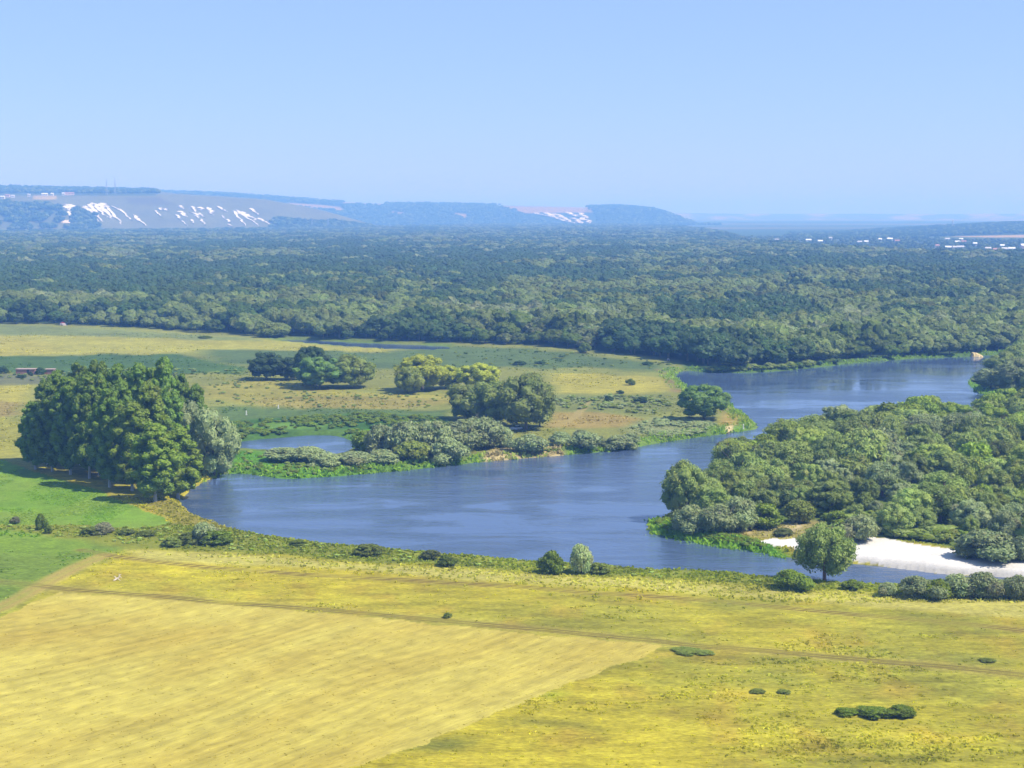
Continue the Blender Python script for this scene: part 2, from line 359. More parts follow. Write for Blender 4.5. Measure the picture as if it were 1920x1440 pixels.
paint = [
    # near side of the river
    ([(-800, 976), (0, 988), (250, 1006), (235, 1030), (170, 1052), (100, 1082), (40, 1118), (-40, 1165), (-800, 1500)], (132, 158, 62), 4, 4),
    ([(-800, 1000), (0, 1000), (180, 1012), (150, 1036), (60, 1040), (-800, 1040)], (136, 166, 58), 4, 4),
    ([(235, 1028), (400, 1036), (640, 1053), (900, 1068), (1200, 1085), (1500, 1106), (1920, 1124), (2600, 1150), (2600, 1190), (1920, 1160), (1500, 1124), (1200, 1102), (900, 1085), (640, 1070), (400, 1058), (260, 1046)], (205, 196, 108), 2, 2),
    ([(0, 978), (250, 985), (330, 975), (300, 955), (370, 962), (440, 988), (600, 1012), (800, 1030), (1100, 1053), (1400, 1071), (1600, 1087), (1920, 1098), (2600, 1118), (2600, 1140), (1920, 1116), (1600, 1110), (1300, 1090), (1000, 1072), (640, 1050), (400, 1034), (240, 1026), (0, 992)], (150, 156, 60), 2.5, 3),
    ([(240, 930), (310, 938), (370, 958), (440, 985), (420, 995), (330, 985), (300, 962)], (168, 158, 74), 2, 2),
    ([(700, 1395), (760, 1378), (850, 1376), (890, 1390), (850, 1402), (740, 1408)], (150, 150, 62), 3, 3),
    ([(940, 1358), (1000, 1350), (1100, 1352), (1110, 1362), (1000, 1366)], (158, 152, 60), 3, 3),
    ([(1560, 1428), (1760, 1420), (1780, 1440), (1600, 1446)], (150, 146, 56), 3, 3),
    ([(1000, 1306), (1050, 1300), (1080, 1306), (1040, 1314)], (190, 190, 60), 2, 2),
    # far side, from the forest towards the water
    ([(-800, 606), (0, 609), (300, 622), (480, 634), (620, 646), (745, 655), (700, 662), (560, 660), (400, 655), (330, 664), (200, 663), (0, 668), (-800, 668)], (184, 180, 90), 8, 8),
    ([(-800, 606), (0, 608), (220, 618), (480, 634), (480, 641), (300, 633), (130, 630), (-800, 626)], (140, 152, 96), 6, 8),
    ([(-800, 632), (0, 630), (90, 642), (120, 662), (0, 668), (-800, 666)], (188, 180, 88), 6, 6),
    ([(380, 655), (560, 658), (700, 660), (860, 650), (1000, 654), (1130, 668), (1260, 684), (1240, 697), (1100, 690), (900, 690), (720, 692), (470, 690), (400, 680)], (104, 126, 78), 8, 8),
    ([(-800, 668), (0, 668), (330, 664), (380, 672), (420, 684), (470, 692), (460, 702), (390, 697), (300, 706), (0, 700), (-800, 700)], (88, 118, 62), 4, 5),
    ([(-800, 697), (0, 702), (100, 706), (90, 720), (0, 722), (-800, 722)], (128, 132, 104), 4, 4),
    ([(-800, 722), (0, 722), (60, 722), (48, 760), (0, 764), (-800, 764)], (188, 180, 88), 5, 4),
    ([(-800, 752), (0, 752), (40, 756), (40, 778), (0, 784), (-800, 784)], (164, 148, 92), 5, 4),
    ([(-800, 784), (0, 784), (38, 790), (45, 862), (0, 860), (-800, 850)], (176, 172, 84), 5, 4),
    ([(390, 722), (480, 708), (560, 722), (700, 738), (860, 740), (840, 758), (700, 764), (560, 756), (450, 760), (390, 750)], (176, 170, 88), 5, 5),
    ([(480, 748), (600, 744), (760, 746), (850, 752), (740, 770), (600, 768), (480, 764)], (168, 158, 90), 5, 5),
    ([(390, 766), (480, 764), (600, 768), (740, 770), (850, 768), (850, 800), (700, 800), (560, 806), (430, 800)], (104, 128, 74), 4, 4),
    ([(420, 790), (560, 782), (700, 776), (850, 784), (840, 800), (720, 800), (660, 830), (640, 818), (540, 818), (430, 826)], (74, 116, 52), 3, 3),
    ([(430, 800), (520, 792), (620, 794), (600, 804), (500, 808), (430, 812)], (118, 158, 66), 3, 3),
    ([(640, 812), (700, 802), (720, 815), (700, 835), (660, 834)], (96, 156, 52), 2, 2),
    ([(420, 845), (480, 842), (560, 852), (640, 868), (700, 872), (800, 866), (900, 856), (900, 870), (800, 882), (700, 891), (620, 898), (530, 900), (480, 893), (420, 890)], (108, 160, 50), 3, 3),
    ([(860, 862), (930, 856), (1060, 846), (1060, 856), (950, 866), (860, 872)], (128, 162, 66), 2, 2),
    ([(900, 858), (925, 842), (955, 838), (1000, 845), (1060, 838), (1060, 850), (960, 860)], (214, 196, 150), 1.5, 2),
    ([(1100, 846), (1118, 828), (1126, 830), (1160, 842), (1130, 850)], (216, 200, 160), 1.2, 1.5),
    ([(1030, 772), (1090, 772), (1160, 778), (1200, 788), (1180, 800), (1100, 804), (1030, 804)], (176, 156, 92), 4, 4),
    ([(1030, 700), (1120, 700), (1230, 706), (1262, 716), (1262, 735), (1140, 738), (1040, 736)], (188, 180, 86), 5, 5),
    ([(1030, 736), (1140, 742), (1240, 740), (1270, 760), (1220, 782), (1120, 772), (1035, 768)], (138, 146, 84), 5, 5),
    ([(1180, 800), (1230, 784), (1300, 786), (1340, 796), (1320, 810), (1240, 820), (1180, 814)], (160, 168, 118), 3, 3),
    ([(1060, 842), (1190, 832), (1320, 810), (1400, 798), (1425, 803), (1330, 820), (1200, 840), (1100, 852)], (116, 152, 70), 2, 2),
    ([(1350, 770), (1372, 764), (1400, 790), (1380, 800), (1350, 795)], (186, 162, 96), 2, 2),
    ([(1230, 692), (1262, 704), (1290, 738), (1262, 734), (1250, 715)], (170, 142, 96), 3, 2),
    ([(1362, 801), (1374, 797), (1380, 803), (1366, 808)], (222, 204, 162), .8, 1),
    ([(1280, 640), (1280, 690), (1330, 701), (1400, 701), (1470, 699), (1540, 692), (1610, 684), (1700, 676), (1850, 670), (2000, 660), (2000, 620)], (84, 112, 52), 3, 3),
    # island on the right
    ([(1262, 965), (1310, 928), (1400, 868), (1480, 825), (1560, 805), (1760, 785), (1880, 760), (2300, 740), (2300, 1050), (1920, 1046), (1800, 1030), (1680, 1012), (1560, 985), (1400, 990)], (112, 132, 62), 3, 3),
    ([(1217, 960), (1270, 985), (1340, 1002), (1420, 1015), (1500, 1040), (1420, 1040), (1300, 1018), (1217, 1002)], (108, 160, 48), 2, 2),
    ([(1395, 1010), (1405, 992), (1440, 985), (1520, 980), (1560, 985), (1580, 1005), (1500, 1014)], (186, 174, 120), 2, 3),
    ([(1465, 990), (1490, 982), (1505, 988), (1480, 998)], (226, 208, 170), 1.5, 1.5),
    ([(1385, 998), (1400, 988), (1415, 995), (1400, 1006)], (216, 192, 150), 1.5, 1.5),
    ([(1810, 708), (1845, 722), (1920, 738), (1920, 752), (1860, 748), (1820, 734)], (128, 178, 74), 2, 2),
]
paint = [(ground_poly(p), alb(c), s, w) for p, c, s, w in paint]
SANDC = srgb((250, 245, 234)) / KEXP * 1.05
ROW_DIR = np.array(unproj(1240, 1212, 1.2)[:2]) - np.array(unproj(640, 1446, 1.2)[:2]); ROW_DIR /= np.linalg.norm(ROW_DIR)

def ground_col(X, Y, zone=False):
    """Base colour of the ground and which sheet the point belongs to."""
    n = X.size
    C = np.empty((n, 3)); C[:] = alb((192, 178, 60))
    # dry yellow meadow, patchy
    a = fbm(X, Y, 22, 31, 4)[:, None]; b = fbm(X, Y, 70, 37, 3)[:, None]; c = fbm(X, Y * 0.6, 6, 41, 3)[:, None]
    C = C + (alb((214, 200, 64)) - C) * np.clip(0.5 + 1.3 * a, 0, 1)
    C = C + (alb((164, 164, 66)) - C) * np.clip(0.15 + 1.4 * b - 0.5 * a, 0, 1) * 0.8
    C = C + (alb((188, 158, 66)) - C) * np.clip(1.6 * c - 0.1, 0, 1) * 0.55
    e1 = fbm(X * .45, Y, 5, 43, 3)[:, None]; C = C * (1 + .30 * e1 + .22 * fbm(X * .35, Y, 2.0, 45, 2)[:, None]); C = C + (alb((150, 152, 66)) - C) * np.clip(2.2 * fbm(X * .6, Y, 13, 47, 3)[:, None] - .55, 0, 1) * .7
    far = sstep(440, 480, Y)[:, None]
    C = C + (alb((152, 156, 84)) * (1 + 0.25 * a) - C) * far
    wx = X + 4 * fbm(X, Y, 16, 51, 3); wy = Y + 6 * fbm(X, Y, 16, 57, 3)
    for P, col, soft, wob in paint:
        s = sdist(X + (wx - X) * wob / 4, Y + (wy - Y) * wob / 4, P)
        m = sstep(-soft, soft, s)[:, None]
        if m.max() <= 0: continue
        col2 = col * (1 + 0.22 * a + 0.16 * c)
        C = C + (col2 - C) * m
    sdr = river_sd(X, Y)
    gb = (sstep(-11, -2, sdr) * (Y > 440) * np.clip(.75 + fbm(X, Y, 14, 59, 2), 0, 1))[:, None]
    dull = (np.abs(C - alb((214, 196, 150))).sum(1) > .16)[:, None]
    C = C + (alb((112, 146, 62)) * (1 + .25 * a) - C) * gb * dull * .8
    zn = np.zeros(n, int)
    # mown field with curved swaths
    s = sdist(X + 0.9 * fbm(X, Y, 4, 61, 3), Y + 1.6 * fbm(X, Y, 4, 63, 3), Z_MOWN, cut=400)
    m = s > -0.2
    if m.any():
        x = X[m]; y = Y[m]
        q = x * ROW_DIR[1] - y * ROW_DIR[0] + 7 * fbm(x, y, 60, 67, 2)
        cx, cy, _ = unproj(420, 1180, 1.2)
        ring = np.hypot(x - cx, (y - cy) * 0.55)
        w = sstep(-6, 30, x - unproj(560, 1300, 1.2)[0] + (y - 260) * .3)
        q = q * (1 - .0 * w) + 9 * fbm(x, y, 120, 69, 2) + .004 * (x - cx) ** 2 * (1 - w)
        sw = 0.5 + 0.5 * np.sin(q * 2 * math.pi / 3.1 + 1.2 * fbm(x, y, 9, 71, 2))
        sw2 = 0.5 + 0.5 * np.sin(q * 2 * math.pi / 17 + 2.0 * fbm(x, y, 26, 73, 2))
        big = fbm(x, y, 34, 75, 3)
        brk = np.clip(0.45 + 1.3 * fbm(x, y, 11, 77, 3), 0, 1)
        base = alb((222, 206, 108)) + (alb((198, 172, 78)) - alb((222, 206, 108))) * np.clip(0.25 + 0.55 * big + 0.25 * (sw2 - .5), 0, 1)[:, None]
        base = base * (1 - 0.17 * (sw ** 2 * brk)[:, None]) * (1 + 0.20 * fbm(x, y, 2.2, 79, 3) + .12 * fbm(x * ROW_DIR[0] * .2 + y * ROW_DIR[1] * .2, q, 1.2, 78, 2))[:, None]
        C[m] = base; zn[m] = 1
    s = sdist(X + 1.5 * fbm(X, Y, 8, 81, 2), Y + 1.5 * fbm(X, Y, 8, 83, 2), Z_PASTURE, cut=200)
    m = s > 0
    g1 = fbm(X, Y, 24, 85, 3)[:, None]
    C = np.where(m[:, None], (alb((132, 172, 56)) + (alb((150, 174, 74)) - alb((132, 172, 56))) * np.clip(0.35 + 1.3 * g1 + .5 * c, 0, 1)) * (1 + .16 * c), C); zn[m] = 2
    # wheel tracks
    for k, (T, wd, colr) in enumerate(((TRACK_A, 3.0, (196, 170, 104)), (TRACK_B, 2.4, (164, 140, 74)), (TRACK_C, 3.6, (156, 136, 76)), (TRACK_D, 2.2, (190, 172, 122)))):
        d = -sdist(X + 0.8 * fbm(X, Y, 14, 91 + k, 2), Y + 0.8 * fbm(X, Y, 14, 95 + k, 2), T, closed=False, cut=30)
        m = d < wd
        if not m.any(): continue
        brk = np.clip(0.8 + 0.7 * fbm(X[m], Y[m], 9, 99, 2), 0, 1)
        rut = np.abs(np.abs(d[m]) - (0.75 if k else 1.1))
        f = (1 - sstep(0.1, 0.75, rut)) * (0.95 if k else .8) * brk
        verge = (1 - sstep(wd * .6, wd, d[m])) * (.35 if k else .75) * brk
        C[m] = C[m] + (alb((200, 182, 104)) - C[m]) * verge[:, None]
        C[m] = C[m] + (alb(colr) * 0.62 * (1 if k in (1, 2) else 1.5) - C[m]) * np.clip(f, 0, 1)[:, None]
        zn[m & (d < (1.5 if k else 2.0))] = 10 + k
    s = sdist(X + 1.5 * fbm(X, Y, 6, 105, 3), Y + 2.0 * fbm(X, Y, 6, 107, 3), Z_SAND, cut=100)
    m = s > 0
    C = np.where(m[:, None], SANDC * (1 + 0.06 * g1 + .08 * c) * (1 - .38 * sstep(-3.2, -.4, sdr + 1.2 * fbm(X, Y, 5, 109, 2))[:, None]), C); zn[m] = 3
    # the plain far behind the forest: strips of fields
    f = sstep(3600, 5200, Y)[:, None]
    st = fbm(X * 0.12, Y, 900, 111, 3)[:, None]
    far_c = alb((84, 108, 66)) + (alb((190, 166, 126)) - alb((84, 108, 66))) * np.clip(2.2 * st - 0.1, 0, 1)
    C = C + (far_c - C) * f
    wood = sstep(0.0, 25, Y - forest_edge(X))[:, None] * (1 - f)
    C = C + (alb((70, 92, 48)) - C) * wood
    return (C, zn) if zone else C

edge_px = [(-900, 606), (-300, 606), (0, 609), (100, 610), (250, 616), (400, 626), (480, 632), (560, 636), (700, 641), (800, 645), (900, 646), (1000, 651), (1080, 657), (1130, 664), (1200, 668),
           (1270, 678), (1340, 695), (1400, 696), (1460, 693.5), (1530, 687), (1600, 679), (1700, 671), (1780, 667.5), (1850, 664), (1980, 650), (2300, 630), (2900, 610)]
EDGE = np.array([unproj(a, b, 1)[:2] for a, b in edge_px])
def forest_edge(X):
    return np.interp(X, EDGE[:, 0], EDGE[:, 1])

# ------------------------------------------------------------------ the ground as one graded sheet, cut into its fields
du = np.concatenate([np.linspace(-0.62, -0.365, 70)[:-1], np.arange(-0.365, 0.365, 0.00085), np.linspace(0.365, 0.62, 70)])
yy = np.concatenate([np.linspace(2300, 1470, 40)[:-1], np.arange(1470, 600, -2.2), np.arange(600, 440, -3.2), np.arange(440, 401, -1.6)])
dist = np.array([unproj(960, v, 0)[1] for v in yy]); dist = np.concatenate([dist, [60000.0]])
U, D = np.meshgrid(du, dist)
GX = (U * D).ravel(); GY = D.ravel()
gsd = river_sd(GX, GY)
GZ = height(GX, GY, gsd)
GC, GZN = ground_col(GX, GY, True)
nc, nr = len(du), len(dist)
idx = np.arange(nc * nr).reshape(nr, nc)
Q = np.stack([idx[:-1, :-1], idx[:-1, 1:], idx[1:, 1:], idx[1:, :-1]], -1).reshape(-1, 4)
qz = GZN[Q[:, 0]]
def sheet(name, sel, mat, label):
    q = Q[sel]
    if not len(q): return
    used, inv = np.unique(q.ravel(), return_inverse=True)
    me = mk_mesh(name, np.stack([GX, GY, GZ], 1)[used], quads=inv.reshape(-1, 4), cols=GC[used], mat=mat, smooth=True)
    add(name, me, kind='structure', label=label)
far_cell = GY[Q[:, 0]] > 4600
sheet('ground', (qz == 0) & ~far_cell, M_GROUND, 'dry yellow and olive meadows on both sides of the river')
sheet('distant_plain', far_cell, M_FAR, 'hazy blue plain with pale field strips running to the horizon')
sheet('mown_field', (qz == 1) & ~far_cell, M_MOWN, 'pale straw-coloured mown hay field with curved swaths')
sheet('green_meadow', (qz == 2) & ~far_cell, M_PASTURE, 'bright green grass meadow in front of the poplar grove')
sheet('sandbar', (qz == 3) & ~far_cell, M_SAND, 'white sand bar on the river bend below the willow island')
for k, (nm, lb) in enumerate((('dirt_road', 'rutted earth road coming in beside the mown field'), ('dirt_track', 'thin wheel track along the pale strip nearest the river'),
                ('field_track', 'brown wheel track along the upper edge of the mown field'), ('sandy_path', 'short sandy path across the peninsula beside the big willow'))):
    sheet(nm, (qz == 10 + k) & ~far_cell, M_TRACK, lb)

# water
wx = np.linspace(-260, 620, 90); wy = np.linspace(250, 1100, 90)
WXX, WYY = np.meshgrid(wx, wy); wi = np.arange(8100).reshape(90, 90)
WQ = np.stack([wi[:-1, :-1], wi[:-1, 1:], wi[1:, 1:], wi[1:, :-1]], -1).reshape(-1, 4)
wc = np.stack([WXX.ravel(), WYY.ravel()], 1)
def water(name, poly, label):
    s = sdist(wc[:, 0], wc[:, 1], poly, cut=400)
    sel = (s[WQ] > -16).any(1)
    q = WQ[sel]; used, inv = np.unique(q.ravel(), return_inverse=True)
    v = np.zeros((len(used), 3)); v[:, :2] = wc[used]
    add(name, mk_mesh(name, v, quads=inv.reshape(-1, 4), mat=M_WATER, smooth=True), kind='structure', label=label)
water('river', RIVER, 'wide blue river bending between the meadow and the willow island')
def pool(name, poly, label):
    P = smooth_poly(np.array(poly), 1); c = P.mean(0); P = c + (P - c) * 1.0 + (P - c) / np.linalg.norm(P - c, axis=1)[:, None] * 3
    v = [(c[0], c[1], 0.03)] + [(p[0], p[1], 0.03) for p in P]; n = len(P)
    add(name, mk_mesh(name, v, tris=[(0, i + 1, (i + 1) % n + 1) for i in range(n)], mat=M_WATER), kind='structure', label=label)
pool('backwater_pond', POND, 'small blue backwater pond behind the reed bank')
pool('oxbow_water', CHAN, 'dark sliver of water along the foot of the forest')

# ------------------------------------------------------------------ plants
def icosphere(sub):
    t = (1 + 5 ** .5) / 2
    v = [(-1, t, 0), (1, t, 0), (-1, -t, 0), (1, -t, 0), (0, -1, t), (0, 1, t), (0, -1, -t), (0, 1, -t), (t, 0, -1), (t, 0, 1), (-t, 0, -1), (-t, 0, 1)]
    f = [(0, 11, 5), (0, 5, 1), (0, 1, 7), (0, 7, 10), (0, 10, 11), (1, 5, 9), (5, 11, 4), (11, 10, 2), (10, 7, 6), (7, 1, 8), (3, 9, 4), (3, 4, 2), (3, 2, 6), (3, 6, 8), (3, 8, 9), (4, 9, 5), (2, 4, 11), (6, 2, 10), (8, 6, 7), (9, 8, 1)]
    v = [np.array(p) / np.linalg.norm(p) for p in v]
    for _ in range(sub):
        cache = {}; nf = []
        def mid(a, b):
            k = (min(a, b), max(a, b))
            if k not in cache:
                m = v[a] + v[b]; v.append(m / np.linalg.norm(m)); cache[k] = len(v) - 1
            return cache[k]
        for a, b, c in f:
            ab, bc, ca = mid(a, b), mid(b, c), mid(c, a)
            nf += [(a, ab, ca), (b, bc, ab), (c, ca, bc), (ab, bc, ca)]
        f = nf
    return np.array(v), np.array(f)
ICO0 = icosphere(0); ICO1 = icosphere(1); ICO2 = icosphere(2)

def crown_arrays(r, lobes, n_leaf, leaf, col, var=0.18, lobevar=0.10, up=0.25, elong=1.0, rough=0.6, core=0.80, ico=ICO1, aspect=1.0, sway=0.0):
    """Lobes with an uneven inner body and many leaf-sized faces spread over and just outside them.
    aspect = width scale that the object gets relative to its height (only used to keep leaves in proportion)."""
    L = np.asarray(lobes, float); nl = len(L)
    V = []; T = []; Qd = []; C = []; nv = 0
    lcol = np.clip(col * (1 + lobevar * r.standard_normal((nl, 1)) + 0.04 * r.standard_normal((nl, 3))), 0.003, 1)
    iv, it = ico
    for i in range(nl):
        d = 1 + 0.16 * r.standard_normal((len(iv), 1))
        V.append(L[i, :3] + iv * d * L[i, 3] * core); T.append(it + nv); nv += len(iv)
        C.append(np.repeat(lcol[i:i + 1] * 0.9, len(iv), 0))
    w = L[:, 3] ** 2; w /= w.sum()
    k = r.choice(nl, n_leaf, p=w)
    dr = r.standard_normal((n_leaf, 3)); dr[:, 2] += 0.25; dr /= np.linalg.norm(dr, axis=1)[:, None]
    p = L[k, :3] + dr * (L[k, 3] * r.uniform(0.82, 1.12, n_leaf) ** 1.0)[:, None]
    ok = np.ones(n_leaf, bool)
    for i in range(nl):
        ok &= ~((k != i) & (((p - L[i, :3]) ** 2).sum(1) < (L[i, 3] * 0.80) ** 2))
    p = p[ok]; dr = dr[ok]; k = k[ok]; n = len(p)
    nrm = dr + rough * r.standard_normal((n, 3)); nrm[:, 2] += up; nrm /= np.linalg.norm(nrm, axis=1)[:, None]
    ref = r.standard_normal((n, 3)); ref[:, 2] += sway
    tg = np.cross(nrm, ref); tg /= np.linalg.norm(tg, axis=1)[:, None] + 1e-9
    bt = np.cross(nrm, tg)
    s = leaf * r.uniform(0.55, 1.35, n)[:, None]
    q = np.stack([p - bt * s * elong * .5, p + tg * s * .5 + bt * s * .06, p + bt * s * elong * .55, p - tg * s * .5 - bt * s * .04], 1)
    V.append(q.reshape(-1, 3)); Qd.append(np.arange(n * 4).reshape(-1, 4) + nv)
    lc = np.clip(lcol[k] * (1 + var * r.standard_normal((n, 1))) * (1 + 0.05 * r.standard_normal((n, 3))), 0.003, 1)
    C.append(np.repeat(lc, 4, 0))
    return np.concatenate(V), np.concatenate(Qd), np.concatenate(T), np.concatenate(C)

def dome_lobes(r, n, cz, rx, rz, r0, r1, zmin=-0.6, inner=6, flat=0.0):
    out = []
    for _ in range(n):
        d = r.standard_normal(3); d /= np.linalg.norm(d)
        while d[2] < zmin: d = r.standard_normal(3); d /= np.linalg.norm(d)
        a = r.uniform(r0, r1); f = r.uniform(.72, 1.0)
        out.append((d[0] * (rx - a * .9) * f, d[1] * (rx - a * .9) * f, cz + d[2] * (rz - a * .9) * f * (1 - flat * (d[2] > 0)), a))
    for _ in range(inner):
        d = r.standard_normal(3) * 0.35
        out.append((d[0] * rx, d[1] * rx, cz + d[2] * rz * .6, r1 * 1.25))
    return out

def poplar_lobes(r, n, w=0.2):
    out = []
    for i in range(n):
        z = 0.14 + 0.82 * ((i + r.uniform(0, 1)) / n)
        prof = w * (math.sin(min(1, (z - 0.02) / 0.50) * math.pi / 2) ** 0.8) * (1 - max(0, (z - 0.55) / 0.47) ** 1.7) + 0.012
        a = r.uniform(0, 2 * math.pi); f = r.uniform(.55, 1) * prof
        rad = r.uniform(.032, .060) * (1.15 - .35 * z)
        out.append((math.cos(a) * f, math.sin(a) * f, z - rad * .4, rad))
    for i in range(9):
        z = 0.2 + 0.62 * i / 8
        out.append((r.normal(0, .015), r.normal(0, .015), z, .085 * (1 - .5 * abs(z - .45))))
    return out

def trunk_mb(r, top=0.6, rad=0.02, limbs=5, lean=0.02, spread=0.25, multi=1, z0=-0.02):
    m = MB()
    for s in range(multi):
        a0 = 2 * math.pi * s / max(1, multi) + r.uniform(0, 1); off = 0.0 if multi == 1 else 0.03
        bx, by = math.cos(a0) * off, math.sin(a0) * off
        lx, ly = (r.normal(0, lean), r.normal(0, lean)) if multi == 1 else (math.cos(a0) * spread * .6, math.sin(a0) * spread * .6)
        pts = [(bx + lx * t ** 1.2 * 1.0, by + ly * t ** 1.2, z0 + (top - z0) * t) for t in (0, .12, .35, .65, 1)]
        k = 1 if multi == 1 else .6
        m.tube(pts, [rad * 1.35 * k, rad * k, rad * .82 * k, rad * .55 * k, rad * .2 * k])
        for j in range(limbs):
            t = r.uniform(.3, .9); a = r.uniform(0, 2 * math.pi); z = z0 + (top - z0) * t
            p0 = np.array([bx + lx * t ** 1.2, by + ly * t ** 1.2, z]); ln = spread * r.uniform(.6, 1.1)
            p1 = p0 + np.array([math.cos(a) * ln * .5, math.sin(a) * ln * .5, ln * .55]); p2 = p0 + np.array([math.cos(a) * ln, math.sin(a) * ln, ln * .85])
            m.tube([p0, p1, p2], [rad * .4 * k, rad * .27 * k, rad * .08 * k], 5)
    return m

# foliage colours seen in the photograph, as albedo
F = {k: np.array(v) for k, v in dict(
    poplar=(0.140, 0.260, 0.040), poplar_light=(0.175, 0.290, 0.038), willow=(0.190, 0.285, 0.078), silver=(0.235, 0.335, 0.165),
    oak=(0.085, 0.165, 0.045), dark=(0.048, 0.100, 0.040), yellow=(0.230, 0.300, 0.038), olive=(0.165, 0.240, 0.060), green=(0.165, 0.265, 0.036),
    reed=(0.165, 0.285, 0.036), rust=(0.230, 0.190, 0.060), grey=(0.190, 0.225, 0.140)).items()}
for k in F: F[k] = F[k] * np.array([1.15, .98, .80 if k in ('silver', 'willow', 'grey') else .66]) * (1.0 if k.startswith('poplar') else 1.45 if k not in ('dark', 'rust') else 1.0)
F['rust'] = np.array((0.18, 0.21, 0.06)); F['green'] = F['green'] * .82
PROTO = {}
def proto(kind, builder, bark, n=3):
    PROTO[kind] = []
    for i in range(n):
        r = np.random.default_rng(1000 + len(PROTO) * 31 + i)
        (v, q, t, c), tm = builder(r)
        PROTO[kind].append((mk_mesh(kind + '_crown', v, q, t, c, M_LEAF), tm.mesh(kind + '_trunk', bark)))
g0 = np.array([1.0, 1.0, 1.0])
proto('poplar', lambda r: (crown_arrays(r, poplar_lobes(r, 110, .185), 10500, .0150, g0, .24, .10, up=.25, rough=.7, core=.86), trunk_mb(r, .8, .013, 10, .008, .11)), M_PALEBARK, 4)
proto('willow', lambda r: (crown_arrays(r, dome_lobes(r, 52, .48, .50, .50, .09, .16, -.92), 9000, .022, g0, .20, .10, elong=1.8, rough=.42, sway=1.2), trunk_mb(r, .6, .026, 6, .03, .3)), M_BARK, 4)
proto('oak', lambda r: (crown_arrays(r, dome_lobes(r, 74, .49, .50, .49, .07, .125, -.88, 9), 9000, .022, g0, .24, .14, up=.3, rough=.42), trunk_mb(r, .62, .026, 7, .02, .32)), M_BARK, 3)
proto('bush', lambda r: (crown_arrays(r, dome_lobes(r, 34, .36, .50, .60, .12, .2, -.35, 6), 5200, .036, g0, .22, .10, elong=2.6, rough=.7, sway=2.5), trunk_mb(r, .7, .02, 2, .03, .45, multi=5)), M_BARK, 4)
proto('lowbush', lambda r: (crown_arrays(r, dome_lobes(r, 30, .30, .50, .62, .10, .17, -.2, 5), 4200, .045, g0, .28, .12, elong=1.6, rough=.9), trunk_mb(r, .6, .02, 2, .03, .5, multi=4)), M_BARK, 3)
proto('openwillow', lambda r: (crown_arrays(r, dome_lobes(r, 60, .53, .52, .46, .075, .135, -.9, 5), 12000, .019, g0, .24, .12, elong=2.2, rough=.8, sway=1.5, core=.6), trunk_mb(r, .72, .03, 9, .02, .36, multi=1)), M_REDBARK, 1)

def tree(name, kind, base, h, w, col, label, cat, group=None, var=None, depth=None, crown='crown', trunk='trunk', rot=None):
    """A tree or bush standing at base: an Empty with its trunk and its crown."""
    i = random.randrange(len(PROTO[kind])) if var is None else var
    cm, tm = PROTO[kind][i]
    e = bpy.data.objects.new(name, None); COL.objects.link(e)
    e.location = base; e.rotation_euler = (0, 0, random.uniform(0, 6.28) if rot is None else rot)
    e.scale = (w, w if depth is None else depth, h)
    e.empty_display_size = .1
    e['label'] = label; e['category'] = cat
    if group: e['group'] = group
    c = add(crown, cm, e); c.color = (*[float(x) for x in col], 1)
    t = add(trunk, tm, e)
    return e

def ptree(name, kind, px, py, top, wpx, col, label, cat, group=None, **k):
    """Place a plant by the pixel of its foot, the row of its top and its width in pixels."""
    x, y, z = on_ground(px, py)
    sc = FPX / (y * CP + (H - z) * SP)
    h = (py - top) / sc * (1.08 if kind != 'poplar' else 1.03)
    ratio = {'poplar': .40, 'willow': .96, 'oak': .96, 'bush': 1.0, 'lowbush': 1.0, 'openwillow': 1.0}[kind]
    w = wpx / sc / ratio * (1.16 if kind in ('willow', 'oak', 'bush') else 1.0)
    return tree(name, kind, (x, y, z), h, w, col, label, cat, group, **k)

# --- poplar grove on the near bank
pop = [(66, 880, 752, 64, 'poplar', 'leftmost poplar of the grove, on its outer corner'), (98, 884, 722, 68, 'poplar', 'second poplar from the grove\'s outer corner'),
       (132, 890, 706, 70, 'poplar', 'third poplar from the grove\'s outer corner, trunk in shade'), (168, 897, 700, 74, 'poplar', 'dark poplar in the middle of the grove\'s meadow side'),
       (206, 914, 728, 76, 'poplar', 'dark poplar with two pale trunks at its foot beside the meadow'), (248, 920, 752, 84, 'poplar_light', 'yellow-green poplar just behind the grove\'s front tree'),
       (291, 940, 790, 92, 'poplar_light', 'yellow-green poplar with a pale bare trunk, nearest tree of the grove'), (334, 934, 800, 84, 'poplar_light', 'yellow-green poplar leaning over the water at the grove\'s front'),
       (112, 868, 694, 70, 'poplar', 'tall poplar inside the grove behind its outer corner'), (150, 872, 680, 72, 'poplar', 'tall poplar on the left shoulder of the grove\'s top'),
       (188, 876, 676, 74, 'poplar', 'tall poplar under the flat top of the grove'), (226, 880, 682, 74, 'poplar', 'tall poplar in the grove\'s centre, a little lower than its neighbours'),
       (262, 884, 680, 72, 'poplar', 'tall poplar in the grove\'s centre beside the highest one'), (306, 884, 670, 78, 'poplar', 'highest poplar of the grove, rising above its neighbours'),
       (284, 905, 715, 76, 'poplar_light', 'light green poplar in the middle of the grove'), (322, 898, 735, 66, 'poplar', 'poplar between the highest one and the silver willow'),
       (228, 900, 712, 72, 'poplar', 'broad dark poplar behind the yellow-green front trees'), (186, 892, 700, 66, 'poplar', 'slim dark poplar wedged inside the grove'),
       (90, 872, 712, 60, 'poplar', 'half hidden poplar behind the grove\'s outer corner'), (371, 868, 720, 46, 'poplar', 'slim separate poplar standing above the silver willow'),
       (340, 866, 700, 56, 'poplar', 'dark poplar half behind the highest one')]
for x, y, t, w, c, lb in pop:
    ptree('poplar_tree', 'poplar', x, y, t, w, F[c], lb, 'poplar', 'poplars of the riverside grove')
ptree('willow_tree', 'willow', 402, 893, 772, 84, F['silver'] * .78, 'silver willow overhanging the water at the poplar grove', 'willow')
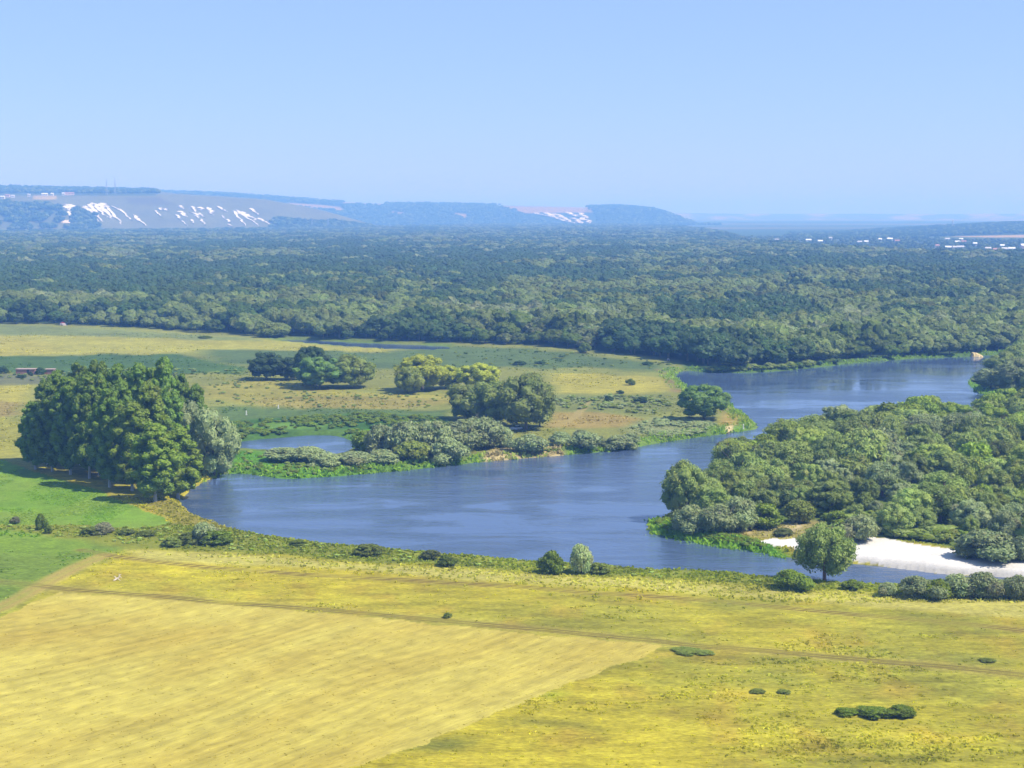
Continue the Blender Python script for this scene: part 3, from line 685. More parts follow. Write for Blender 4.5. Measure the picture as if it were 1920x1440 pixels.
ptree('willow_tree', 'willow', 352, 884, 758, 78, F['silver'] * .78, 'pale silver willow wedged between poplars', 'willow')

# --- trees of the peninsula
pen = [('oak', 500, 712, 661, 70, F['dark'], 'dark round tree on the outer end of the clump by the green swale'), ('oak', 546, 712, 668, 56, F['dark'] * 1.1, 'small dark tree second in the clump by the green swale'),
       ('oak', 585, 722, 650, 66, F['dark'] * 1.2, 'dark tree with the highest tip of the clump by the green swale'), ('oak', 600, 728, 668, 88, F['oak'], 'broad mid-green tree in the middle of the dark clump'),
       ('willow', 662, 727, 666, 76, F['olive'] * .8, 'olive round tree closing the dark clump on the river side'),
       ('oak', 792, 732, 664, 92, F['yellow'], 'bright yellow-green round tree, larger of the two brightest ones'), ('willow', 768, 738, 686, 52, F['olive'], 'pale olive small tree in front of the bright yellow-green one'),
       ('oak', 838, 728, 684, 60, F['yellow'] * .85, 'yellow-green tree between the two brightest ones'), ('oak', 896, 730, 680, 80, F['yellow'], 'yellow-green tree just behind the big grey-green willows'),
       ('willow', 876, 786, 724, 72, F['willow'] * .75, 'grey-green willow on the outer side of the big willow clump'), ('willow', 926, 796, 712, 92, F['willow'] * .72, 'grey-green willow in the middle of the big clump above the white car'),
       ('willow', 986, 806, 702, 104, F['willow'] * .68, 'tallest grey-green willow of the big clump, on its river side'), ('willow', 1012, 800, 722, 48, F['willow'] * .7, 'narrow willow behind the tallest of the big clump')]
for k, x, y, t, w, c, lb in pen:
    ptree('willow_tree' if k == 'willow' else 'broadleaf_tree', k, x, y, t, w, c, lb, 'willow' if k == 'willow' else 'tree', 'trees scattered over the peninsula')
ptree('broadleaf_tree', 'oak', 1320, 788, 722, 90, F['oak'] * 1.15, 'lone round tree with yellow-green tips at the tip of the peninsula', 'tree', 'trees scattered over the peninsula', var=0)
low = [(716, 848, 796, 60, 'tall grey willow bush nearest the pond in the bank thicket'), (762, 852, 790, 74, 'rounded grey willow bush second from the pond in the bank thicket'), (812, 852, 790, 74, 'grey willow bush in the middle of the bank thicket'),
       (858, 846, 785, 80, 'large grey willow bush in the bank thicket under the big willows'), (906, 840, 780, 80, 'tallest willow bush of the bank thicket, at the sandy path'), (938, 838, 798, 44, 'narrow willow bush closing the bank thicket at the sand'),
       (774, 864, 826, 64, 'low olive bush in front of the bank thicket'), (836, 862, 820, 60, 'low green bush in front of the bank thicket, nearer the sand'),
       (532, 863, 838, 66, 'low grey bush on the reed bank in front of the pond'), (578, 864, 836, 66, 'low grey bush touching the pond\'s near shore'), (612, 874, 850, 50, 'small pale bush low on the reed bank'), (664, 870, 847, 66, 'small pale bush between the pond and the bank thicket'), (716, 868, 844, 60, 'flat grey bush at the foot of the bank thicket'),
       (996, 847, 814, 58, 'round silver bush standing alone on the sandy bank'), (1050, 834, 808, 38, 'small silver bush behind the sandy bank'), (1098, 840, 807, 52, 'silver bush beside the narrow sandy gap'), (1124, 836, 818, 26, 'little silver bush at the edge of the sandy gap'),
       (1160, 836, 811, 50, 'green-grey bush just past the sandy gap'), (1184, 828, 812, 30, 'small dark bush on the bank past the sandy gap'), (1090, 822, 806, 30, 'small grey bush behind the sandy gap'),
       (680, 842, 808, 36, 'bright green bush at the pond\'s corner')]
for x, y, t, w, lb in low:
    c = F['reed'] * .8 if 'bright green' in lb else F['olive'] * .9 if 'olive' in lb else F['silver'] * random.uniform(.68, .9)
    ptree('willow_bush', 'bush', x, y, t, w * 1.05, c, lb, 'bush', 'willow bushes along the far bank', crown='foliage', trunk='stems')
small = [(1181, 722, 709, 20, 'lone green bush on the straw meadow of the peninsula'), (1141, 753, 741, 18, 'dark green bush with a pale foot on the peninsula'), (1202, 755, 743, 28, 'pale green bush beyond the dark one on the peninsula'), (1162, 738, 731, 16, 'tiny bush between the lone green bush and the dark one'),
         (505, 632, 602, 54, 'round light green bush standing free before the forest edge'), (385, 634, 629, 32, 'flat brown-green shrub on the upper meadow'), (975, 684, 676, 30, 'flat dark shrub on the olive meadow'), (1012, 682, 676, 24, 'second flat dark shrub on the olive meadow'), (1215, 684, 677, 24, 'flat dark shrub near the end of the olive meadow'),
         (1098, 662, 640, 26, 'small green tree-like bush on the forest side of the olive meadow')]
for x, y, t, w, lb in small:
    c = F['olive'] if 'light' in lb else F['dark'] * 1.3 if 'dark' in lb else F['silver'] * .8 if 'pale' in lb else F['green'] * .8
    ptree('meadow_bush', 'lowbush', x, y, t, w, c, lb, 'bush', 'small bushes on the peninsula', crown='foliage', trunk='stems')

# --- willow island on the right
isl_front = [('bush', 1296, 996, 948, 66, F['silver'] * .75, 'silver-grey bush at the tip of the island'), ('bush', 1344, 999, 944, 74, F['silver'] * .8, 'silver-grey bush second from the island\'s tip'), ('bush', 1388, 992, 932, 68, F['silver'] * .85, 'tall silver-grey bush third from the island\'s tip'),
             ('lowbush', 1436, 990, 940, 74, F['green'], 'fresh green bush next to the silver-grey bushes'), ('bush', 1500, 980, 936, 56, F['olive'] * .9, 'round olive bush above the sandy hollow'),
             ('bush', 1612, 1014, 964, 66, F['silver'] * .8, 'silver bush just behind the riverside willow'), ('lowbush', 1570, 985, 955, 50, F['green'], 'low green bush behind the silver one at the sand'), ('bush', 1852, 1047, 996, 112, F['silver'] * .62, 'broad grey-green bush at the back of the sand bar'), ('bush', 1918, 1052, 1000, 46, F['silver'] * .6, 'bush cut by the picture\'s edge at the back of the sand bar'),
             ('lowbush', 1468, 1004, 990, 40, F['rust'] * .8, 'low brownish scrub on the sandy hollow of the island'),
             ('oak', 1286, 968, 866, 86, F['willow'] * .8, 'tall grey-green willow leaning over the water at the island\'s tip'), ('oak', 1378, 880, 818, 74, F['willow'] * .7, 'rounded willow on the island\'s bank facing the peninsula')]
for k, x, y, t, w, c, lb in isl_front:
    if k == 'oak': ptree('willow_tree', 'willow', x, y, t, w, c, lb, 'willow', 'willow trees covering the island')
    else: ptree('island_bush', k, x, y, t, w, c, lb, 'bush', 'bushes along the island shore', crown='foliage', trunk='stems')
ISLAND = ground_poly([(1270, 962), (1310, 930), (1370, 885), (1440, 850), (1500, 826), (1560, 812), (1650, 801), (1760, 792), (1860, 778), (1910, 764), (2050, 760), (2080, 1040), (1930, 1045), (1880, 1032), (1800, 1028), (1700, 1016), (1640, 1005), (1600, 990), (1545, 972), (1480, 968), (1420, 975), (1350, 980), (1300, 980)])
ip = np.array(ISLAND); pts = []
r = np.random.default_rng(5)
tries = 0
while tries < 20000 and len(pts) < 270:
    tries += 1
    x = r.uniform(ip[:, 0].min(), ip[:, 0].max()); y = r.uniform(ip[:, 1].min(), ip[:, 1].max())
    if sdist(np.array([x]), np.array([y]), ISLAND)[0] < 1.5: continue
    if min([math.hypot(x - a, y - b) for a, b in pts] or [99]) < 6.2: continue
    pts.append((x, y))
isl_words = {'willow': 'grey-green willow', 'silver': 'silvery willow', 'olive': 'olive willow', 'green': 'fresh green tree', 'dark': 'dark willow'}
def number_labels(d):
    # where several look-alikes share a description, say which one of them it is
    nth = ['second', 'third', 'fourth', 'fifth', 'sixth', 'seventh', 'eighth', 'ninth', 'tenth', 'eleventh', 'twelfth', 'thirteenth', 'fourteenth', 'fifteenth', 'sixteenth', 'seventeenth', 'eighteenth', 'nineteenth', 'twentieth']
    for lb, L in d.items():
        if len(L) < 2: continue
        L.sort(key=lambda a: a[0])
        for i, (_, t) in enumerate(L):
            t['label'] = lb + ', ' + ('leftmost' if i == 0 else 'rightmost' if i == len(L) - 1 else nth[i - 1] + ' from left')
used_labels = {}
def size_word(v, a, b): return 'small' if v < a else 'large' if v > b else 'middling'
for x, y in pts:
    px, py = proj(x, y, 1)
    front = py > 925
    n = fbm(np.array([x]), np.array([y]), 26, 201, 2)[0] + r.normal(0, .28)
    g = 'green' if n > .42 else 'olive' if n > .12 else 'willow' if n > -.28 else 'silver' if n > -.42 else 'dark'
    col = {'willow': F['willow'] * .92, 'silver': F['silver'] * .80, 'olive': F['olive'] * 1.1, 'green': F['green'] * 1.2, 'dark': F['willow'] * .68}[g] * r.uniform(.85, 1.15)
    back_green = px > 1660 and py < 830
    if back_green and r.uniform() < .6: g = 'green'; col = F['green'] * r.uniform(.9, 1.2)
    h = r.uniform(5.5, 12.5) if not front else r.uniform(4.0, 9.5)
    if px < 1420 and py < 900: h *= .85
    k = r.choice(['willow', 'willow', 'oak', 'bush', 'openwillow']) if g != 'green' else r.choice(['bush', 'oak', 'lowbush'])
    place = 'facing the sand bar' if py > 960 else 'in the island\'s front' if py > 890 else 'mid-island' if py > 835 else 'on the island\'s far shore'
    across = 'near the tip' if px < 1400 else 'above the sandy hollow' if px < 1510 else 'above the riverside willow' if px < 1620 else 'above the bare sand' if px < 1760 else 'above the broad bush' if px < 1890 else 'at the picture\'s edge'
    te = tree('willow_tree' if g != 'green' else 'broadleaf_tree', k, (x, y, hz(x, y)), h, h * r.uniform(.85, 1.5), col, f'{size_word(h, 7.2, 9.6)} {isl_words[g]} {place}, {across}', 'willow' if g != 'green' else 'tree', f'{g} trees {place}')
    used_labels.setdefault(te['label'], []).append((px, te))

number_labels(used_labels)
# --- trees and bushes at the river's far right bend
for i, (x, y, t, w, c, lb) in enumerate([(1858, 728, 690, 66, F['silver'] * .62, 'grey-green willow nearest the water at the far right bend'), (1900, 742, 672, 84, F['silver'] * .62, 'tall grey-green willow at the far right bend'), (1935, 735, 664, 80, F['willow'] * .7, 'willow cut by the picture\'s edge at the far right bend'),
                                       (1880, 705, 662, 60, F['willow'] * .66, 'willow behind the others at the far right bend'), (1915, 695, 640, 66, F['willow'] * .7, 'high willow at the back of the far right bend'), (1960, 760, 690, 80, F['willow'] * .7, 'willow at the outer end of the far right bend')]):
    ptree('willow_tree', 'willow', x, y, t, w, c, lb, 'willow', 'willows at the far bend')

# --- plants of the near bank
ptree('willow_tree', 'openwillow', 1546, 1089, 980, 130, F['willow'] * .8, 'open-crowned willow with a reddish trunk on the near bank', 'willow', rot=.6)
near = [('bush', 1481, 1103, 1066, 56, F['green'] * .85, 'rounded green bush before the riverside willow'), ('lowbush', 1598, 1104, 1086, 46, F['green'] * .9, 'low green shrub just past the riverside willow'), ('bush', 1663, 1117, 1091, 34, F['silver'] * .8, 'small silver-grey bush alone on the near bank'),
        ('bush', 1718, 1119, 1078, 62, F['silver'] * .7, 'silver bush starting the long thicket on the near bank'), ('bush', 1752, 1120, 1086, 60, F['green'] * .85, 'green bush second in the long near-bank thicket'), ('bush', 1796, 1118, 1076, 58, F['silver'] * .75, 'silver bush third in the long near-bank thicket'),
        ('bush', 1842, 1120, 1072, 60, F['silver'] * .72, 'tall silver bush in the long near-bank thicket'), ('bush', 1872, 1120, 1086, 40, F['silver'] * .85, 'pale bush in the long near-bank thicket'), ('bush', 1906, 1122, 1078, 60, F['silver'] * .66, 'last bush of the near-bank thicket at the picture\'s edge'),
        ('bush', 1036, 1074, 1033, 40, F['green'] * .7, 'dark green upright bush on the near bank'), ('bush', 1089, 1076, 1018, 38, F['silver'] * 1.05, 'upright silver-white bush on the near bank'), ('lowbush', 1124, 1075, 1054, 46, F['olive'] * .85, 'low olive bush leaning from the silver-white bush'),
        ('lowbush', 692, 1040, 1019, 62, F['olive'] * .7, 'wide low olive shrub on the bank edge mid-river'), ('lowbush', 810, 1048, 1029, 42, F['rust'] * .75, 'brownish low shrub on the bank edge'), ('lowbush', 838, 1061, 1040, 38, F['green'] * .7, 'green low shrub below the brownish one'),
        ('bush', 384, 1018, 978, 44, F['silver'] * .8, 'silver bush in the rough strip before the river'), ('lowbush', 404, 1020, 992, 70, F['green'] * .7, 'wide green shrub under the silver bush of the rough strip'), ('lowbush', 350, 1020, 996, 40, F['olive'] * .55, 'dark shrub beside the silver bush of the rough strip'), ('lowbush', 322, 1024, 1006, 44, F['olive'] * .8, 'olive low shrub at the outer end of the rough strip shrubs'),
        ('bush', 77, 993, 963, 20, F['green'] * .65, 'upright dark bush on the edge of the green meadow'), ('lowbush', 91, 1000, 984, 16, F['green'] * .7, 'little bush at the foot of the upright dark bush'), ('lowbush', 28, 982, 968, 20, F['grey'] * .6, 'small grey bush near the picture\'s edge on the green meadow'),
        ('lowbush', 192, 1000, 979, 46, F['grey'] * .9, 'pale flowering shrub on the rough strip below the green meadow'), ('lowbush', 170, 1002, 986, 40, F['olive'] * .7, 'olive shrub beside the pale flowering one'),
        ('lowbush', 560, 1022, 1012, 40, F['green'] * .7, 'low green weeds in the rough strip above the river\'s first bend'), ('lowbush', 238, 1002, 990, 36, F['olive'] * .7, 'low olive scrub at the end of the green meadow'), ('lowbush', 275, 1004, 993, 40, F['olive'] * .6, 'dark scrub at the rounded end of the green meadow'),
        ('lowbush', 1586, 1340, 1327, 44, F['green'] * .72, 'small dark green bush on the yellow meadow'), ('lowbush', 1640, 1342, 1325, 66, F['green'] * .72, 'first half of the long dark green bush on the yellow meadow'), ('lowbush', 1688, 1342, 1322, 60, F['green'] * .72, 'second half of the long dark green bush on the yellow meadow'),
        ('lowbush', 1290, 1223, 1217, 60, F['olive'] * .78, 'flat dark weed patch at the mown field\'s far corner'), ('lowbush', 1322, 1226, 1221, 40, F['olive'] * .78, 'smaller weed patch next to the mown field\'s far corner'), ('lowbush', 1422, 1298, 1292, 32, F['olive'] * .78, 'small dark weed clump, first of two in the yellow meadow'), ('lowbush', 1470, 1299, 1293, 30, F['olive'] * .78, 'small dark weed clump, second of two in the yellow meadow'),
        ('lowbush', 1850, 1240, 1234, 32, F['olive'] * .78, 'dark weeds beside the track in the yellow meadow'), 
        ('lowbush', 840, 1158, 1147, 18, F['olive'] * .78, 'olive weed tuft just above the field track'), ]
for k, x, y, t, w, c, lb in near:
    ptree('bank_bush', k, x, y, t, w, c, lb, 'bush', 'bushes and weed clumps on the near side', crown='foliage', trunk='stems')

# ------------------------------------------------------------------ the forest
def lod(r, kind, col):
    if kind == 'willow': L = dome_lobes(r, 24, .54, .52, .46, .13, .22, -.6, 2)
    elif kind == 'oak': L = dome_lobes(r, 32, .54, .52, .46, .10, .18, -.55, 3)
    else: L = poplar_lobes(r, 22, .3); L = [(a, b, c, d * 1.7) for a, b, c, d in L]
    return crown_arrays(r, L, 2400, .042, col, .16, .12, up=.25, elong=1.2, rough=.36, core=.90, ico=ICO1)
fkinds = [('willow', 'willow'), ('willow', 'silver'), ('oak', 'oak'), ('oak', 'dark'), ('oak', 'olive'), ('willow', 'green'), ('tall', 'oak'), ('oak', 'rust')]
fmul = {'willow': .54, 'silver': .54, 'oak': .50, 'dark': 1.2, 'olive': .58, 'green': .50, 'rust': .8}
LODS = []
for i, (k, c) in enumerate(fkinds):
    for j in range(2):
        LODS.append((i, lod(np.random.default_rng(300 + i * 7 + j), k, F[c] * fmul[c])))

def scatter_object(name, P, S, R, I, label, arrays, mat):
    """One object that holds a few crowns and many points, and sets a crown on every point (geometry nodes)."""
    V = []; Qs = []; Ts = []; Cs = []; pid = []; nv = 0
    for n, (v, q, t, c) in enumerate(arrays):
        V.append(v); Qs.append(q + nv); Ts.append(t + nv); Cs.append(c); pid.append(np.full(len(v), n)); nv += len(v)
    V.append(P); Cs.append(np.ones((len(P), 3))); pid.append(np.full(len(P), -1))
    me = mk_mesh(name, np.concatenate(V), np.concatenate(Qs), np.concatenate(Ts), np.concatenate(Cs), mat)
    pid = np.concatenate(pid).astype(np.int32)
    a = me.attributes.new('proto', 'INT', 'POINT'); a.data.foreach_set('value', pid)
    def fl(nm, typ, val, prop):
        at = me.attributes.new(nm, typ, 'POINT'); at.data.foreach_set(prop, val)
    z = nv
    sc = np.ones((z + len(P), 3), np.float32); sc[z:] = S; fl('sc', 'FLOAT_VECTOR', sc.ravel(), 'vector')
    ro = np.zeros((z + len(P), 3), np.float32); ro[z:, 2] = R; fl('ro', 'FLOAT_VECTOR', ro.ravel(), 'vector')
    ix = np.zeros(z + len(P), np.int32); ix[z:] = I; fl('ix', 'INT', ix, 'value')
    ng = bpy.data.node_groups.new(name + '_nodes', 'GeometryNodeTree')
    ng.interface.new_socket('Geometry', in_out='INPUT', socket_type='NodeSocketGeometry'); ng.interface.new_socket('Geometry', in_out='OUTPUT', socket_type='NodeSocketGeometry')
    N = ng.nodes; L = ng.links
    gi = N.new('NodeGroupInput'); go = N.new('NodeGroupOutput')
    def attr(nm, typ):
        n = N.new('GeometryNodeInputNamedAttribute'); n.data_type = typ; n.inputs[0].default_value = nm; return n.outputs[0]
    pa = attr('proto', 'INT')
    join = N.new('GeometryNodeJoinGeometry')
    for k in reversed(range(-1, len(arrays))):
        cmpn = N.new('FunctionNodeCompare'); cmpn.data_type = 'INT'; cmpn.operation = 'EQUAL'
        L.new(pa, cmpn.inputs[2]); cmpn.inputs[3].default_value = k
        sp = N.new('GeometryNodeSeparateGeometry'); sp.domain = 'POINT'
        L.new(gi.outputs[0], sp.inputs[0]); L.new(cmpn.outputs[0], sp.inputs[1])
        if k >= 0:
            ti = N.new('GeometryNodeGeometryToInstance'); L.new(sp.outputs[0], ti.inputs[0]); L.new(ti.outputs[0], join.inputs[0])
        else:
            pts_out = sp.outputs[0]
    iop = N.new('GeometryNodeInstanceOnPoints'); iop.inputs['Pick Instance'].default_value = True
    L.new(pts_out, iop.inputs['Points']); L.new(join.outputs[0], iop.inputs['Instance']); L.new(attr('ix', 'INT'), iop.inputs['Instance Index'])
    L.new(attr('sc', 'FLOAT_VECTOR'), iop.inputs['Scale'])
    e2r = N.new('FunctionNodeEulerToRotation'); L.new(attr('ro', 'FLOAT_VECTOR'), e2r.inputs[0]); L.new(e2r.outputs[0], iop.inputs['Rotation'])
    L.new(iop.outputs[0], go.inputs[0])
    o = add(name, me, kind='stuff', label=label)
    md = o.modifiers.new('scatter', 'NODES'); md.node_group = ng
    return o

fr = np.random.default_rng(77)
FP = []
y = 715.0
while y < 8700:
    s = np.interp(y, [900, 1500, 3000, 6200, 8700], [11.0, 14.0, 19.5, 27.0, 34.0])
    n = int(2 * 0.43 * y / s)
    xs = (np.arange(n) - n / 2) * s + fr.uniform(-.45, .45, n) * s
    ys = y + fr.uniform(-.45, .45, n) * s
    FP.append(np.stack([xs, ys, np.full(n, s)], 1))
    y += s * .86
FP = np.concatenate(FP)
depthf = FP[:, 1] - forest_edge(FP[:, 0])
ppx, ppy = proj(FP[:, 0], FP[:, 1], 0)
lim = np.interp(ppx, [-400, 0, 600, 1000, 1240, 1330, 1400, 1560, 1700, 1920, 2400], [5300, 5300, 6200, 8700, 8000, 5600, 3600, 2850, 2550, 2420, 2300])
keep = (depthf > 3) & (FP[:, 1] < lim)
keep &= ~((FP[:, 1] < 1400) & (fbm(FP[:, 0], FP[:, 1], 70, 301, 2) > .62))
keep &= river_sd(FP[:, 0], FP[:, 1]) < -3
FP = FP[keep]; depthf = depthf[keep]
big = fbm(FP[:, 0], FP[:, 1] * .35, 170, 311, 3); mid = fbm(FP[:, 0], FP[:, 1], 60, 317, 2) + fr.normal(0, .12, len(FP))
# which kinds stand where: pale willows along the edge, dark oak wood behind, mixed farther on
kind = np.full(len(FP), 2)
kind[mid > .15] = 0; kind[mid > .42] = 4; kind[mid < -.30] = 3; kind[mid < -.55] = 6
kind[(big < -.22)] = 3
kind[(big < -.22) & (mid > .2)] = 2
farw = FP[:, 1] > 1900
kind[farw & (mid > -.02)] = 0; kind[farw & (mid > .22)] = 4; kind[farw & (mid > .45)] = 1
edge = depthf < 150
kind[edge & (mid > -.25)] = 0; kind[edge & (mid > .35)] = 1; kind[edge & (mid < -.25)] = 2
fpx, fpy = proj(FP[:, 0], FP[:, 1], 0)
dk = edge & (fpx > 1125) & (fpx < 1375) & (depthf < 70); kind[dk] = 3
gr = edge & (fpx > 820) & (fpx < 1125) & (depthf < 45); kind[gr & (mid > 0)] = 5; kind[gr & (mid > .35)] = 7
gr = edge & (fpx > 1380) & (depthf < 60); kind[gr & (mid > .3)] = 5
pale = (fpx > 940) & (fpx < 1560) & (FP[:, 1] > 1080) & (FP[:, 1] < 1500); kind[pale & (mid > -.35)] = 4; kind[pale & (mid > .1)] = 0
band = (fpy > 505) & (fpy < 541 - (fpx - 960) * .02) & (fpx < 1000); kind[band & (mid < .4)] = 3
for (xa, xb, ya, yb_) in ((-200, 420, 512, 548), (600, 1180, 486, 508), (1380, 2100, 498, 528), (300, 800, 470, 482)):
    bnd = (fpx > xa) & (fpx < xb) & (fpy > ya + 6 * big) & (fpy < yb_ + 8 * big); kind[bnd & (mid < .5)] = 3
sz = np.clip(FP[:, 2], 11, 30) * fr.uniform(1.0, 2.1, len(FP)) * np.where(edge, 1.12, 1)
hh = np.where(kind == 3, fr.uniform(13, 20, len(FP)), np.where(kind == 6, fr.uniform(15, 20, len(FP)), fr.uniform(10.5, 19.5, len(FP))))
hh = hh * np.where(depthf < 25, .72, 1) * (1 + .18 * big)
hh = np.where(dk, hh * .95, hh)
hh = np.where((depthf < 14) & ~dk, hh * .7, hh)
sz = np.minimum(sz, hh * 1.45)
FZ = height(FP[:, 0], FP[:, 1])
order = np.argsort(depthf + (FP[:, 1] - 900) * .05 + np.where((np.abs(fpx - 960) > 1000), 1e5, 0))
single = order[:300]; rest = order[300:]
fmeshes = []
ftrunks = []
for n, (i, (v, q, t, c)) in enumerate(LODS):
    fmeshes.append(mk_mesh('forest_crown', v, q, t, c, M_LEAF))
for j in range(3):
    ftrunks.append(trunk_mb(np.random.default_rng(900 + j), .6, .028, 4, .03, .3).mesh('forest_trunk', M_BARK))
flabels = {}
fw = ['grey-green willow', 'silvery willow', 'mid-green tree', 'dark tree', 'olive tree', 'fresh green tree', 'tall narrow tree', 'rust-tinged tree']
for i in single:
    k = int(kind[i]); v = k * 2 + random.randrange(2)
    x, y = FP[i, :2]; px = fpx[i]
    marks = [(110, 'before the tent'), (250, 'past the tent'), (390, 'over the upper meadow'), (480, 'short of the free round bush'), (580, 'behind the free round bush'), (700, 'over the dark water'), (860, 'past the dark water'), (1000, 'behind the olive meadow'), (1125, 'where the olive meadow ends'),
             (1250, 'at the dark corner'), (1375, 'at the river corner'), (1480, 'on the far bank upstream'), (1590, 'mid far bank'), (1700, 'on the far bank beyond'), (1800, 'short of the sand cliff'), (1880, 'at the sand cliff'), (9999, 'at the picture\'s edge')]
    where = next(w for a, w in marks if px < a)
    row = 'in the forest front row' if depthf[i] < 14 else 'in the forest second row'
    e = bpy.data.objects.new('forest_tree', None); COL.objects.link(e)
    e.location = (x, y, FZ[i]); e.rotation_euler = (0, 0, random.uniform(0, 6.28)); e.scale = (sz[i], sz[i], hh[i]); e.empty_display_size = .1
    e['label'] = f'{fw[k]} {row} {where}'; e['category'] = 'tree'; e['group'] = f'{fw[k]}s {row} {where}'; flabels.setdefault(e['label'], []).append((px, e))
    add('crown', fmeshes[v], e); add('trunk', ftrunks[random.randrange(3)], e)
number_labels(flabels)
scatter_object('forest', np.stack([FP[rest, 0], FP[rest, 1], FZ[rest]], 1), np.stack([sz[rest], sz[rest], hh[rest]], 1), fr.uniform(0, 6.28, len(rest)),
               kind[rest] * 2 + fr.integers(0, 2, len(rest)), 'wide floodplain forest of mixed trees stretching to the hills', [a for _, a in LODS], M_LEAF)

# ------------------------------------------------------------------ hills
def hill(name, xs, base_d, brow_d, back_d, y_brow, y_back, colf, label, seed, rows=46, rough=3.0, lower=0.0):
    """A ridge: foot on the plain, a slope up to the brow, a plateau behind it. Returns a function from pixel to the slope."""
    xs = np.asarray(xs, float); V = []; 
    tb = np.linspace(0, 1, rows); tp = np.linspace(0, 1, 18)[1:]
    for x in xs:
        bd, wd, kd = base_d(x), brow_d(x), back_d(x)
        b = np.array(at_dist(x, 400, bd)); b[2] = -2
        w = np.array(at_dist(x, y_brow(x), wd)); k = np.array(at_dist(x, y_back(x), kd))
        e = tb[:, None]; s = b + (w - b) * e
        s[:, 2] = b[2] + (w[2] - b[2]) * (tb ** 1.15 * .8 + .2 * np.sin(tb * math.pi / 2))
        p = w + (k - w) * tp[:, None]
        V.append(np.concatenate([s, p]))
    V = np.array(V); nx, nt = V.shape[:2]
    f = V.reshape(-1, 3)
    gul = fbm(f[:, 0] + f[:, 2] * 1.6, f[:, 1] * .1, 70, seed, 3) * rough
    amp = np.tile(np.concatenate([np.sin(tb * math.pi) * 1.0, np.zeros(len(tp))]), nx)
    f[:, 1] += gul * amp * 4; f[:, 2] += (gul * amp * .8 + .3 * rough * fbm(f[:, 0], f[:, 1], 25, seed + 3, 2) * (amp > 0))
    V = f.reshape(nx, nt, 3)
    px, py = proj(f[:, 0], f[:, 1], f[:, 2])
    C = colf(px, py, f, np.tile(np.concatenate([tb, np.ones(len(tp))]), nx))
    ii = np.arange(nx * nt).reshape(nx, nt)
    q = np.stack([ii[:-1, :-1], ii[1:, :-1], ii[1:, 1:], ii[:-1, 1:]], -1).reshape(-1, 4)
    o = add(name, mk_mesh(name, f, q, cols=C, mat=M_HILL, smooth=True), kind='structure', label=label)
    PYg = py.reshape(nx, nt)
    def locate(x, y):
        c = np.interp(x, xs, np.arange(nx)); i0 = int(min(max(c, 0), nx - 2)); a = c - i0
        out = []
        for i in (i0, i0 + 1):
            yy_ = PYg[i, :rows + 2]; out.append(np.array([np.interp(-y, -yy_, V[i, :rows + 2, m]) for m in range(3)]))
        return out[0] * (1 - a) + out[1] * a
    return o, locate, f, px, py

def ip1(p):
    a = np.array(p, float); return lambda x: float(np.interp(x, a[:, 0], a[:, 1]))
def inpoly(px, py, poly, soft=1.5):
    return sstep(-soft, soft, sdist(px, py, poly, cut=40))

def col_left(px, py, f, t):
    n = fbm(px, py * 3, 40, 401, 3)[:, None]
    C = alb((132, 134, 100)) * (1 + .18 * n) * np.ones((len(px), 3))
    C = C + (alb((96, 112, 74)) - C) * np.clip(sstep(470, 620, px)[:, None] * .0 + inpoly(px, py, [(-600, 380), (60, 378), (118, 388), (108, 425), (-600, 440)], 3)[:, None] * np.clip(.75 + n, 0, 1), 0, 1)
    C = C + (alb((92, 116, 84)) - C) * inpoly(px, py, [(138, 392), (160, 398), (190, 425), (200, 440), (120, 440), (140, 415)], 3)[:, None]
    C = C + (alb((110, 104, 92)) - C) * inpoly(px, py, [(235, 372), (300, 370), (330, 384), (280, 386), (240, 380)], 4)[:, None] * .7
    C = C + (alb((205, 182, 122)) - C) * inpoly(px, py, [(60, 364), (108, 365), (104, 374), (64, 374)], 1)[:, None]
    C = C + (alb((80, 100, 64)) - C) * inpoly(px, py, [(-600, 340), (290, 345), (292, 367), (-600, 366)], 1.5)[:, None] * .8
    return C
left_hill, loc_left, lf, lpx, lpy = hill('chalk_hill', np.arange(-460, 790, 4), lambda x: 5300 + max(0, x) * 1.2, lambda x: 5720 + max(0, x) * 1.2, lambda x: 7600 + max(0, x) * .8,
    ip1([(-500, 374), (0, 373), (60, 371), (130, 368), (200, 364), (330, 365), (420, 370), (500, 376), (560, 386), (600, 394), (650, 408), (700, 422), (790, 436)]),
    ip1([(-500, 350), (0, 352), (120, 355), (290, 358), (330, 363), (420, 368), (500, 374), (560, 385), (600, 393), (650, 407), (700, 421), (790, 435)]),
    col_left, 'long hill with bare tan slopes and white chalk streaks', 411)

